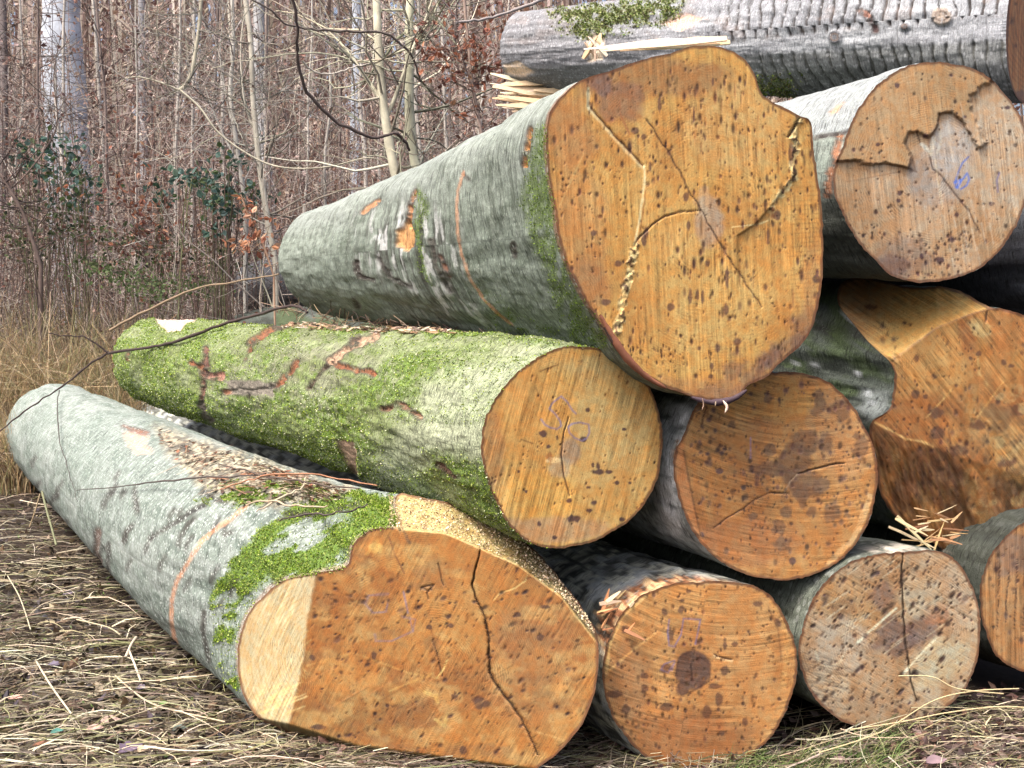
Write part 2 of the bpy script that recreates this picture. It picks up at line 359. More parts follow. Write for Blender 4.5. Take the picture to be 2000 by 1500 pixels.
def make_log(label, outline, uc, hw, far_px, R0, R1, zc=None, z1=None, u1=None, N=220, M=420, rows=300, facefn=None, offfn=None, barkfn=None, ub=None, gain=(1, 1, 1),
             wmat=None, bmat=None, tilt=0., flare=.8, fsharp=5, seed=0, pith=None, sawdir=0., axis=None, planepts=None, sEnd=None, ragged=0., lump=.012,
             jag=1.2, center=None, group='felled beech logs in the stack', name='felled_log'):
    A = AX if axis is None else axis / np.linalg.norm(axis)
    U = np.cross(A, [0, 0, 1.]); U /= np.linalg.norm(U); V = np.cross(U, A)
    ol = catmull(outline, fsharp)
    if center is None: cx, cy = (ol[:, 0].min() + ol[:, 0].max()) / 2, (ol[:, 1].min() + ol[:, 1].max()) / 2
    else: cx, cy = center
    # roughen the outline a little
    ang = np.arctan2(ol[:, 1] - cy, ol[:, 0] - cx); rad = np.hypot(ol[:, 1] - cy, ol[:, 0] - cx)
    o = np.argsort(ang); ang, rad = ang[o], rad[o]
    aa = np.concatenate([ang - 2 * np.pi, ang, ang + 2 * np.pi]); rr = np.tile(rad, 3)
    def rout(t):
        t = (t + np.pi) % (2 * np.pi) - np.pi
        r = np.interp(t, aa, rr)
        return r + jag * ((vn(np.stack([np.cos(t) * 28, np.sin(t) * 28, t * 0 + seed], -1), seed) - .5) * 2.2 + (vn(np.stack([np.cos(t) * 9, np.sin(t) * 9, t * 0 + seed], -1), seed) - .5) * 2)
    # plane of the cut
    if planepts is None:
        def on_u(px, u):
            d = ray(px, cy); t = (u - U @ CAM) / (U @ d); return CAM + d * t
        PL, PR = on_u(ol[:, 0].min(), uc - hw), on_u(ol[:, 0].max(), uc + hw)
    else: PL, PR = planepts
    nrm = np.cross(PR - PL, [0, math.tan(tilt), 1.]); nrm /= np.linalg.norm(nrm)
    def pt(X, Y, off):
        d = ray(X, Y); t = ((PL - CAM) @ nrm) / (d @ nrm)
        dl = np.linalg.norm(d, axis=-1)
        return CAM + d * (t + off / dl)[:, None]
    # ---- cut face
    g = np.linspace(-1, 1, N); a_, b_ = np.meshgrid(g, g); a_, b_ = a_.ravel(), b_.ravel()
    big = np.abs(a_) > np.abs(b_)
    r = np.where(big, a_, b_); ph = np.where(big, (np.pi / 4) * b_ / np.where(a_ == 0, 1, a_), np.pi / 2 - (np.pi / 4) * a_ / np.where(b_ == 0, 1, b_))
    x = r * np.cos(ph); y = r * np.sin(ph); th = np.arctan2(y, x); rho = np.abs(r)
    ro = rout(th); X = cx + rho * ro * np.cos(th); Y = cy + rho * ro * np.sin(th)
    f = Face(X, Y, rho)
    mac = np.zeros(len(X)) if offfn is None else offfn(X, Y)
    if facefn: facefn(f)
    f.col = f.col * np.array([.97, 1.03, .90]) * np.array(gain)
    ed = (1 - rho) * ro                                             # px to the edge
    edw = 3.2 + 2.5 * vn(np.stack([np.cos(th) * 14, np.sin(th) * 14, th * 0], -1), seed + 3)
    f.col = mix(f.col, sm(edw + 2, edw - 1, ed) * .85, (.10, .045, .025))
    P = pt(X, Y, mac + f.off * f.edge)
    base = PL * .5 + PR * .5; base = np.array([base[0], base[1], max(0, float(ground_z(base[0], base[1])))])
    root = thing(name, label, 'log', base, group)
    pc = pith or (cx, cy); PP = pt(np.array([pc[0] * 1.]), np.array([pc[1] * 1.]), np.zeros(1))[0]
    q = P - PP; hx = norm(np.cross([0, 0, 1.], nrm) * np.sign(np.cross([0, 0, 1.], nrm)[0])); X3 = q @ hx; Z3 = q[:, 2]
    rr3 = np.hypot(X3, Z3) * (1 + .12 * (fbm(q * 5, 2, seed) - .5) * 2)
    # saw coordinate: sawdir = (angle deg, curvature radius in m or None, centre offset)
    sa, sr = (sawdir if isinstance(sawdir, tuple) else (sawdir, None)); t = math.radians(sa)
    s1 = X3 * math.cos(t) + Z3 * math.sin(t); s2 = -X3 * math.sin(t) + Z3 * math.cos(t)
    if sr: s1, s2 = np.hypot(s1 + sr, s2), np.arctan2(s2, s1 + sr) * abs(sr)
    fc = np.stack([rr3, s1, s2], -1)
    mesh('cut_face', P, grid_quads(N, N)[:, ::-1], mat=wmat, parent=root, attrs={'Col': f.col, 'fc': fc}, org=base)
    # ---- bark body
    T = np.linspace(-np.pi, np.pi, 4000, endpoint=False); wgt = np.where((T > -.35 * 1) & (T < 2.1), .3, 1.)   # screen angle: 0 right, +90 down
    if axis is not None: wgt[:] = 1
    cum = np.cumsum(wgt); th = np.interp(np.arange(M) / M * cum[-1], cum, T)
    ro = rout(th); oX, oY = cx + ro * np.cos(th), cy + ro * np.sin(th)
    Pb = pt(oX, oY, np.zeros(M) if offfn is None else offfn(oX, oY))
    u, v, s = sect(Pb, A, U, V)
    pu, pv, ps = sect(pt(np.array([cx]), np.array([cy]), np.zeros(1)), A, U, V); u0 = ub or uc; v0 = pv[0] if zc is None else zc
    ph = np.arctan2(v - v0, u - u0); r0 = np.hypot(u - u0, v - v0)
    if sEnd is None:
        uu = u0 if u1 is None else u1
        d = ray(far_px, 590); t = (uu - U @ CAM) / (U @ d); sEnd = (CAM + d * t) @ A
    L = sEnd - s.mean(); k = np.linspace(0, 1, rows); q_ = 1.8
    tau = (np.exp(q_ * k) - 1) / (math.exp(q_) - 1)
    du = (u1 - u0) if u1 is not None else 0; dv = (z1 - v0) if z1 is not None else 0
    S = s[None] + (sEnd - s[None]) * tau[:, None]; dist = S - s[None]
    tt = tau[:, None] + 0 * S
    wfl = np.exp(-(dist / flare) ** 1.3)
    Rt = R0 + (R1 - R0) * tt
    ker = np.exp(-np.linspace(-2.2, 2.2, 25) ** 2); ker /= ker.sum(); rs = np.convolve(np.concatenate([r0[-12:], r0, r0[:12]]), ker, 'valid'); w2 = np.exp(-dist / .03)
    rr_ = Rt * (1 - wfl) + (r0[None] * w2 + rs[None] * (1 - w2)) * wfl
    PH = ph[None] + 0 * S
    Q0 = np.stack([np.cos(PH) * 1.0, np.sin(PH) * 1.0, S], -1)
    fade = 1 - np.exp(-dist / .06)
    rr_ = rr_ + fade * ((fbm(Q0 * [2.2, 2.2, 1.3], 3, seed) - .5) * lump * 4 + (fbm(Q0 * [9, 9, 9], 3, seed + 4) - .5) * .012)
    arc = PH * R0
    ctr_u = u0 + du * tt; ctr_v = v0 + dv * tt
    endf = sm(1.0, .985, tt) * .06 + .94
    Pw = A * S[..., None] + U * (ctr_u + rr_ * endf * np.cos(PH))[..., None] + V * (ctr_v + rr_ * endf * np.sin(PH))[..., None]
    Nn = U * np.cos(PH)[..., None] + V * np.sin(PH)[..., None]
    Pf = Pw.reshape(-1, 3); bX, bY = proj(Pf)
    B = dict(X=bX, Y=bY, s=dist.ravel(), arc=arc.ravel(), P=Pf, N=Nn.reshape(-1, 3), ph=PH.ravel(), S=S.ravel(), Q=Q0.reshape(-1, 3), R=rr_.ravel())
    B['vis'] = np.einsum('ij,ij->i', B['N'], norm(CAM - Pf)) > -.1
    col, dis, moss, fk = barkfn(B)
    Pf = Pf + B['N'] * (dis * fade.ravel() + 0)[:, None]
    bc = np.stack([B['arc'], B['S'], 0 * B['S']], -1)
    c0 = len(Pf); Pf2 = np.vstack([Pf, Pf[-M:].mean(0)]); j = np.arange(M)
    cap = np.stack([c0 - M + j, c0 - M + (j + 1) % M, np.full(M, c0)], -1)
    add = lambda a, v: np.concatenate([a, v], 0)
    mesh('bark', Pf2, grid_quads(rows, M, True), cap, bmat, root, {'Col': add(col, [[.3, .16, .07]]), 'bc': add(bc, [[0, 0, 0]]), 'fk': add(fk, [0.])}, org=base)
    B['Pd'] = Pf; B['moss'] = moss; B['fk_'] = fk; B['cell'] = None
    return dict(root=root, base=base, B=B, rows=rows, M=M, pt=pt, rout=rout, c=(cx, cy), nrm=nrm, A=A, U=U, V=V)

def moss_tufts(lg, n, cols, size=(.006, .013), name='moss', density='moss', lift=.5):
    B = lg['B']; M = lg['M']; rows = lg['rows']
    P = B['Pd'].reshape(rows, M, 3)
    area = np.linalg.norm(np.roll(P, -1, 1) - P, axis=-1); area[:-1] *= np.linalg.norm(P[1:] - P[:-1], axis=-1); area[-1] = 0
    wgt = area.ravel() * B[density] * B['vis'] / (B['P'][:, 1] ** 1.5)
    wgt /= wgt.sum(); i = rng.choice(len(wgt), n, p=wgt)
    jitter = rng.uniform(-.5, .5, (n, 2))
    nx = np.where((i % M) < M - 1, i + 1, i); nr = np.where(i + M < rows * M, i + M, i)
    p = B['Pd'][i] + (B['Pd'][nx] - B['Pd'][i]) * jitter[:, :1] + (B['Pd'][nr] - B['Pd'][i]) * jitter[:, 1:]
    N0 = B['N'][i]; d = norm(N0 * lift + rdir(n) * .8)
    sc = (B['P'][i][:, 1] / 5.) ** .5
    L = rng.uniform(*size, n) * sc; c = pal(n, cols, .3)
    V, Q, C = flakes(p - N0 * .002, d, norm(N0 + rdir(n) * .6), L, L * .38, c)
    mesh(name, V, Q, mat=M_moss, parent=lg['root'], attrs={'Col': C}, org=lg['base'], kind='stuff', smooth=False)

def scars(B, col, dis, pts, w, c, depth=-.008, rag=5, dark=True, a=1.):
    d, p = dpoly(B['X'], B['Y'], pts); d = d + (v2(B['X'], B['Y'], 12, 12, 3, 61) - .5) * 2 * rag
    if dark: col = mix(col, sm(w + 6, w + 1, d) * B['vis'] * a * .7, (.05, .035, .03))
    m = sm(w + 1.5, w - 2, d) * B['vis'] * a * sm(.30, .46, v2(B['X'], B['Y'], 9, 9, 3, 67)); c = np.array(c)[None] * (.5 + v2(B['X'], B['Y'], 6, 6, 2, 68))[:, None]; m1 = m[:, None]
    return col * (1 - m1) + c * m1, dis + m * depth
    return mix(col, m, c), dis + m * depth
def patch(B, col, dis, poly, c, depth=-.006, soft=3, rag=5, a=1., dark=False):
    X = B['X'] + (v2(B['X'], B['Y'], 14, 14, 3, 71) - .5) * 2 * rag; Y = B['Y'] + (v2(B['X'], B['Y'], 14, 14, 3, 73) - .5) * 2 * rag
    m = softpoly(X, Y, poly, soft) * B['vis']
    if dark: col = mix(col, softpoly(X, Y, poly, soft + 5) * B['vis'] * .6, (.05, .035, .03))
    return mix(col, m * a, c), dis + m * depth, m


# ================================================================== the log pile
PEN = np.array([.17, .14, .30])
def bark_base(B, c1, c2, c3, seed, sc=(3, 3, 2.)):
    n = fbm(B['Q'] * sc, 4, seed); m = fbm(B['Q'] * [7, 7, 5], 4, seed + 9)
    col = np.zeros((len(n), 3)) + np.array(c1); col = mix(col, sm(.4, .65, n), c2); col = mix(col, sm(.48, .7, m) * .8, c3)
    return col
# ---------------- A: the big butt log at the front left, with the bright bevel
A_hinge = [(617, 1118), (600, 1215), (592, 1290), (565, 1415)]
A_main = [(452, 1300), (617, 1118), (690, 1060), (780, 1035), (870, 1042), (1010, 1103), (1095, 1165), (1172, 1262), (1150, 1385), (1112, 1450), (1040, 1502), (700, 1462), (565, 1413)]
def A_off(X, Y):
    hx = np.interp(Y, [1000, 1118, 1215, 1290, 1415, 1500], [640, 617, 600, 592, 565, 545])
    left = np.clip(hx - X, 0, None); o = left * .00125
    top = [(700, 1010), (780, 1035), (870, 1042), (1010, 1103), (1095, 1165), (1172, 1262)]
    ty = np.interp(X, [730, 780, 870, 1010, 1095, 1172], [1025, 1033, 1042, 1103, 1165, 1262]); up = np.clip(ty - Y, 0, None) * (X > 740)
    o = o + up * .0034 * sm(735, 775, X)
    by = np.interp(X, [500, 565, 700, 1040, 1100], [1400, 1413, 1455, 1500, 1500]); dn = np.clip(Y - by, 0, None); o = o + dn * .003 * (1 - sm(1000, 1060, X))
    return o
def A_face(f):
    f.base((.37, .165, .06), (.30, .12, .045), (.44, .22, .09), 11)
    f.blob(860, 1230, 120, 90, (.42, .21, .085), .6, seed=2); f.blob(930, 1330, 130, 60, (.30, .125, .05), .5, seed=3)
    f.blob(700, 1400, 160, 50, (.24, .12, .055), .65, seed=4); f.blob(1040, 1300, 90, 120, (.34, .18, .10), .5, seed=5)
    f.blob(800, 1090, 70, 30, (.45, .24, .10), .7, seed=6)
    f.line([(760, 1050), (772, 1085), (790, 1120)], 1, (.16, .06, .04), .8)
    nb = v2(f.X, f.Y, 55, 40, 4, 44); f.col = mix(f.col, sm(.52, .66, nb) * .45, (.50, .33, .17)); nb = v2(f.X, f.Y, 70, 30, 4, 45); f.col = mix(f.col, sm(.55, .68, nb) * .5, (.23, .11, .06))
    # knots and swirls
    f.blob(735, 1070, 14, 10, (.62, .38, .15), .8, seed=7)
    f.line([(738, 1055), (715, 1085)], 3, (.55, .33, .13), .6)
    for r_ in (22, 34, 46):
        f.line([(735 - r_, 1085), (740 - r_ * .3, 1090), (742, 1078 + r_ * .5), (745 + r_ * .8, 1085), (748 + r_, 1060)], .8, (.22, .09, .04), .5, 1)
    f.crack([(838, 1155), (822, 1148), (848, 1142), (834, 1158), (838, 1170)], 1.5); f.crack([(855, 1100), (866, 1142)], 1.2)
    # long dark crack
    f.crack([(938, 1073), (930, 1110), (922, 1140), (928, 1165), (948, 1205), (955, 1250), (957, 1315), (975, 1345), (1010, 1390), (1035, 1435), (1052, 1475)], 3.2, .03, (.02, .008, .005), jit=2)
    f.crack([(1032, 1118), (1026, 1135), (1000, 1150), (975, 1160), (964, 1172)], 1.8, .002, (.60, .40, .20), jit=2)
    f.crack([(845, 1250), (855, 1280), (864, 1320)], 2.0, .012); f.crack([(874, 1288), (868, 1305), (852, 1325)], 1.6, .0, (.6, .42, .2))
    f.crack([(838, 1215), (850, 1265)], 1., .0, (.2, .08, .04), a=.6)
    f.line([(830, 1352), (850, 1358), (855, 1372)], 3.5, (.55, .36, .16), .8, 3); f.line([(850, 1405), (868, 1418), (872, 1400)], 3.5, (.55, .36, .16), .8, 3)
    f.line([(600, 1300), (690, 1275), (800, 1315), (860, 1325)], 1.3, (.52, .30, .13), .55, 2)
    f.line([(760, 1350), (845, 1315)], 1.2, (.55, .33, .14), .6, 2); f.line([(1050, 1430), (1100, 1445)], 1.5, (.55, .33, .16), .6, 2)
    f.specks(120, (610, 1120, 1150, 1470), (1.3, 4.2), (1, 2.2), (.07, .03, .035), .85, A_main, 60, 1)
    f.specks(300, (610, 1100, 1150, 1490), (.8, 1.9), (1, 4), (.13, .05, .03), .7, A_main, 30, 2)
    for c_ in ((940, 1375, 14, 11), (888, 1362, 7, 6), (838, 1225, 7, 5), (1055, 1245, 7, 7), (730, 1280, 5, 9), (610, 1285, 6, 6), (1065, 1185, 10, 4), (905, 1465, 8, 8), (620, 1420, 14, 5), (1010, 1200, 8, 5), (880, 1222, 6, 5)):
        f.blob(*c_, (.09, .045, .04), .9, .5, seed=int(c_[0]))
    # saw strokes of the main face, lower half
    for i in range(26):
        x0 = 580 + rng.uniform(0, 420); y0 = 1330 + rng.uniform(0, 120); f.line([(x0, y0), (x0 + 55, y0 - 32)], .7, rng.choice([.12, .5]) * np.array([1, .5, .25]), .45)
    # numbers written in faded blue
    f.line([(758, 1160), (720, 1163), (714, 1180), (728, 1197), (754, 1195), (757, 1180)], 1.4, PEN, .6); f.line([(788, 1156), (797, 1197)], 1.6, PEN, .7)
    f.line([(732, 1238), (734, 1252), (765, 1252), (808, 1232)], 1.2, PEN, .6); f.line([(784, 1204), (812, 1210), (806, 1232), (800, 1205)], 1.2, PEN, .5)
    # bright fresh bevel on the left
    m = sm(3, -3, f.X + (v2(f.X, f.Y, 10, 10, 3, 77) - .5) * 7 - np.interp(f.Y, [1000, 1118, 1215, 1290, 1415, 1500], [640, 617, 600, 592, 565, 545]))
    n = v2(f.X, f.Y, 40, 40, 3, 81); c = np.array([.57, .46, .36]) * (1 - .25 * n[:, None]) ; f.col = f.col * (1 - m[:, None]) + c * m[:, None]
    f.line([(620, 1118), (603, 1215), (595, 1290), (568, 1413)], 2, (.2, .1, .05), .5, 3)
    for i in range(20):
        r_ = 30 + i * 7.5; pts = [(617 - r_ * (.95 if q < 0 else 1) * math.cos(q), 1285 + r_ * 1.25 * math.sin(q)) for q in np.linspace(-1.2, 1.0, 12)]
        f.line([p for p in pts], .8, (.42, .28, .14), .6, 1.5)
    for i in range(16):
        x0 = rng.uniform(490, 560); y0 = rng.uniform(1350, 1400); f.line([(x0, y0), (x0 + 45, y0 - 18)], .8, (.72, .55, .33), .5)
    # sawdust-covered flank on the upper right
    ty = np.interp(f.X, [730, 780, 870, 1010, 1095, 1172], [1025, 1033, 1042, 1103, 1165, 1262]); m = sm(-3, 3, ty - f.Y) * sm(740, 765, f.X)
    n = v2(f.X, f.Y, 7, 5, 3, 91); c = np.array([.50, .39, .23]) * (.45 + .95 * n[:, None]); fade = sm(960, 1120, f.X)[:, None]; c = c * (1 - .55 * fade)
    f.col = f.col * (1 - m[:, None]) + c * m[:, None]
    f.line([(750, 968), (770, 990), (785, 1030), (800, 1060)], 2.5, (.16, .09, .06), .8, 3)
    f.line([(780, 1035), (870, 1042), (1010, 1103), (1095, 1165), (1165, 1255)], 1.2, (.6, .42, .22), .6, 1)
    # grey weathered underside
    by = np.interp(f.X, [500, 565, 700, 1040, 1100], [1402, 1415, 1457, 1502, 1510]); m = sm(-2, 2, f.Y - by)
    f.col = mix(f.col, m * .95, (.13, .095, .055)); f.line([(565, 1413), (700, 1456), (1035, 1502)], 1.2, (.5, .33, .16), .5)
def A_bark(B):
    X, Y = B['X'], B['Y']; vis = B['vis'] * 1.
    col = bark_base(B, (.195, .235, .212), (.255, .29, .27), (.145, .185, .16), 5)
    dis = (fbm(B['Q'] * [5, 5, 30], 3, 8) - .5) * .006
    st = sm(.585, .64, fbm(np.stack([B['arc'] * 9, B['S'] * 62, 0 * X], -1), 3, 81)) * sm(.4, .6, fbm(B['Q'] * [2, 2, 2], 3, 82)); col = mix(col, st * .5, (.08, .095, .085)); dis -= st * .002
    wf = sm(.62, .67, fbm(np.stack([B['arc'] * 34, B['S'] * 50, 0 * X], -1), 2, 83)); col = mix(col, wf * .4, (.42, .46, .45))
    # debris-strewn top
    deb = softpoly(X + (v2(X, Y, 40, 40, 3, 3) - .5) * 60, Y + (v2(X, Y, 30, 30, 3, 4) - .5) * 50, [(300, 835), (420, 870), (700, 955), (640, 985), (520, 990), (400, 960), (330, 890)], 14) * vis
    nn = v2(X, Y, 6, 4, 3, 15); c = np.where((nn > .5)[:, None], np.array([.46, .40, .29]), np.array([.13, .10, .07]))
    col = col * (1 - deb[:, None] * .8) + c * deb[:, None] * .8
    # moss round the butt
    band = [(770, 975), (700, 960), (590, 985), (520, 1020), (470, 1075), (430, 1130), (412, 1190), (418, 1260), (432, 1330), (445, 1375), (475, 1385), (466, 1310), (475, 1230), (510, 1160), (600, 1128), (680, 1105), (695, 1060), (780, 1030)]
    Xn = X + (v2(X, Y, 22, 22, 3, 6) - .5) * 36; Yn = Y + (v2(X, Y, 22, 22, 3, 7) - .5) * 36
    mo = softpoly(Xn, Yn, band, 8) * vis
    gap = sm(.55, .62, v2(X - Y * .5, Y + X * .5, 70, 22, 3, 9)); gap = gap * sm(720, 640, X)
    mo2 = [(520, 1120), (470, 1190), (460, 1280), (490, 1230), (560, 1150)]; gap = np.maximum(gap, softpoly(Xn, Yn, mo2, 8) * .8)
    mo = mo * (1 - gap * .9)
    top2 = softpoly(Xn, Yn, [(380, 985), (450, 950), (590, 935), (640, 960), (480, 990)], 8) * vis * sm(.42, .55, v2(X, Y, 25, 12, 3, 12)); mo = np.maximum(mo, top2)
    col = mix(col, mo * .95, (.10, .17, .02)); dis = dis + mo * .003
    for k_ in range(26):
        xx, yy = rng.uniform(60, 520), 0; yy = rng.uniform(np.interp(xx, [60, 520], [860, 1010]), np.interp(xx, [60, 520], [980, 1300])); l_ = rng.uniform(10, 34); q_ = rng.uniform(-.5, .3); col, dis = scars(B, col, dis, [(xx, yy), (xx - l_ * .35 + 4 * q_, yy + l_ * .6), (xx - l_ * .45, yy + l_)], rng.uniform(.8, 1.8), (.07, .075, .07), -.003, 3, a=.8)
    # orange forester's line
    d, p = dpoly(X, Y, [(480, 990), (455, 1010), (425, 1030), (395, 1055), (372, 1090), (345, 1135), (336, 1170), (334, 1210), (340, 1245), (352, 1275), (375, 1300)])
    d2, _ = dpoly(X, Y, [(360, 1110), (345, 1135), (336, 1170)])
    col = mix(col, sm(5.5, 2.5, d + (v2(X, Y, 6, 6, 2, 15) - .5) * 3) * vis * .6, (.70, .30, .15))
    col, dis = scars(B, col, dis, [(192, 1038), (188, 1080), (196, 1110)], 5, (.17, .12, .10), -.006, 4)
    col, dis = scars(B, col, dis, [(212, 1062), (211, 1115)], 1.5, (.03, .03, .03), -.004, 2)
    col, dis = scars(B, col, dis, [(290, 1052), (340, 1022), (368, 1003), (400, 985)], 2, (.04, .04, .04), -.006, 2)
    for p_ in ([(365, 1025), (382, 1010)], [(440, 1045), (452, 1038)], [(395, 960), (420, 975), (440, 980)], [(398, 1195), (396, 1230), (408, 1290)], [(262, 955), (268, 1000)], [(350, 870), (372, 880)], [(555, 1003), (610, 1008), (700, 985)], [(545, 1015), (620, 1000)]):
        col, dis = scars(B, col, dis, p_, 1.6, (.05, .05, .045), -.004, 2)
    col, dis, _ = patch(B, col, dis, [(238, 842), (262, 838), (292, 850), (285, 868), (300, 884), (268, 886), (252, 868)], (.55, .34, .27), -.01, dark=False)
    col, dis = scars(B, col, dis, [(240, 832), (290, 845)], 1.5, (.30, .12, .07), -.004, 2)
    col, dis = scars(B, col, dis, [(470, 925), (540, 928), (600, 930)], 2.5, (.42, .18, .09), .0, 3)
    col = col * np.array([.90, .93, .92]); rim = sm(.035, .01, B['s']); col = mix(col, rim * .7, (.30, .22, .17))
    ph = 1 - deb * .6 - mo; return col, dis, np.clip(mo, 0, 1), np.clip(ph, 0, 1)
W_A = wood_mat('beech_end_grain_orange', .22, .5, .007, 110); W_C = wood_mat('beech_end_grain_golden', .13, .55, .0085, 90)
W_B = wood_mat('beech_end_grain_ribbed', .10, .75, .006, 75); W_F = wood_mat('beech_end_grain_brown', .12, .7, .006, 85); W_G = wood_mat('beech_end_grain_tan', .2, .5, .008, 110)
K_A = bark_mat('smooth_grey_bark', .6, .55, (.46, .51, .49), 1.0, .005, 80.)
K_B = bark_mat('mossy_bark', .65, .4, (.46, .52, .34), 1.8, .009, 110.)
K_C = bark_mat('green_grey_bark', .6, .25, (.33, .38, .33), 1.0, .0045, 90.)
K_D = bark_mat('mottled_dark_bark', .6, .55, (.50, .53, .50), .9, .005, 36.)
K_J = bark_mat('ridged_grey_bark', .35, .5, (.50, .52, .55), 1.0, .004, 60.)
lgA = make_log('large pale grey log at the front left with a bright trimmed side and long crack',
    [(775, 968), (830, 972), (900, 990), (980, 1025), (1050, 1080), (1105, 1145), (1145, 1200), (1170, 1255), (1165, 1330), (1150, 1385), (1115, 1445), (1050, 1500), (960, 1535), (850, 1535), (700, 1490), (600, 1452), (540, 1420), (508, 1405), (480, 1365), (464, 1310), (466, 1250), (485, 1200), (520, 1158), (560, 1132), (617, 1120), (675, 1106), (690, 1062), (728, 1034), (772, 1026)],
    1.450, .42, 103, .41, .385, zc=.41, z1=.39, ub=1.28, u1=1.27, gain=(.70, .70, .60), N=252, M=400, rows=300, facefn=A_face, offfn=A_off, barkfn=A_bark, wmat=W_A, bmat=K_A, flare=.55, seed=1, pith=(850, 1310), sawdir=(150, None), center=(830, 1265), lump=.008)
moss_tufts(lgA, 26000, [(.14, .23, .02), (.23, .33, .04), (.07, .11, .02), (.34, .40, .12)], (.004, .010), lift=.35)

# ---------------- B: the mossy log
def B_face(f):
    f.base((.42, .225, .085), (.46, .27, .12), (.38, .185, .065), 12)
    f.blob(1010, 800, 60, 110, (.43, .20, .07), .5, seed=2); f.blob(1190, 800, 70, 120, (.44, .29, .15), .7, seed=3); f.blob(1060, 970, 70, 50, (.50, .25, .07), .6, seed=4)
    f.blob(960, 880, 25, 80, (.30, .15, .09), .5, seed=5); f.blob(1080, 1035, 110, 25, (.34, .19, .14), .6, seed=6); f.blob(1190, 715, 90, 30, (.34, .24, .14), .5, seed=7)
    f.blob(1114, 882, 21, 24, (.27, .18, .15), .85, .2, seed=8); f.blob(1092, 912, 22, 20, (.33, .24, .20), .6, .3, seed=9); f.blob(1082, 898, 14, 6, (.65, .48, .32), .9, .6, seed=10); f.blob(1072, 893, 8, 8, (.25, .09, .04), .7, .6, seed=10)
    f.crack([(1110, 815), (1100, 850), (1096, 888), (1102, 930), (1112, 968)], 1.9, .01, (.05, .02, .015))
    for c_ in ((1060, 847, 7, 7), (1140, 858, 8, 5), (1071, 872, 4, 4), (1148, 801, 4, 4), (1219, 838, 4, 3), (1168, 922, 12, 5), (1190, 922, 8, 4), (1168, 910, 4, 7), (1158, 908, 3, 5), (1112, 978, 5, 4), (1160, 982, 6, 5), (1151, 997, 6, 4), (1120, 1013, 13, 7), (1053, 1023, 4, 5), (1205, 943, 5, 4), (1150, 952, 5, 3), (1083, 1050, 5, 4), (1028, 960, 3, 3), (1013, 921, 3, 3), (1215, 1015, 6, 4), (1230, 943, 3, 3), (1088, 855, 2, 5)):
        f.blob(*c_, (.06, .028, .035), .92, .45, seed=int(c_[0]))
    f.line([(1055, 725), (1090, 712)], 1.6, (.16, .07, .03), .8); f.line([(1018, 858), (1040, 866)], 1.2, (.16, .07, .03), .8); f.line([(1045, 755), (1058, 782)], 1, (.2, .09, .04), .6)
    f.specks(110, (945, 690, 1285, 1060), (.9, 2), (1, 2), (.12, .05, .03), .75, None, 20, 3)
    f.line([(1057, 819), (1064, 829), (1074, 835), (1088, 838), (1096, 832), (1094, 822), (1084, 808), (1073, 798), (1079, 787), (1096, 774), (1108, 785), (1117, 800), (1125, 808)], 1.3, PEN, .8)
    f.line([(1111, 832), (1120, 827), (1133, 825), (1150, 829), (1151, 846), (1146, 856), (1136, 861), (1122, 855), (1112, 845), (1110, 834), (1116, 828)], 1.3, PEN, .8)
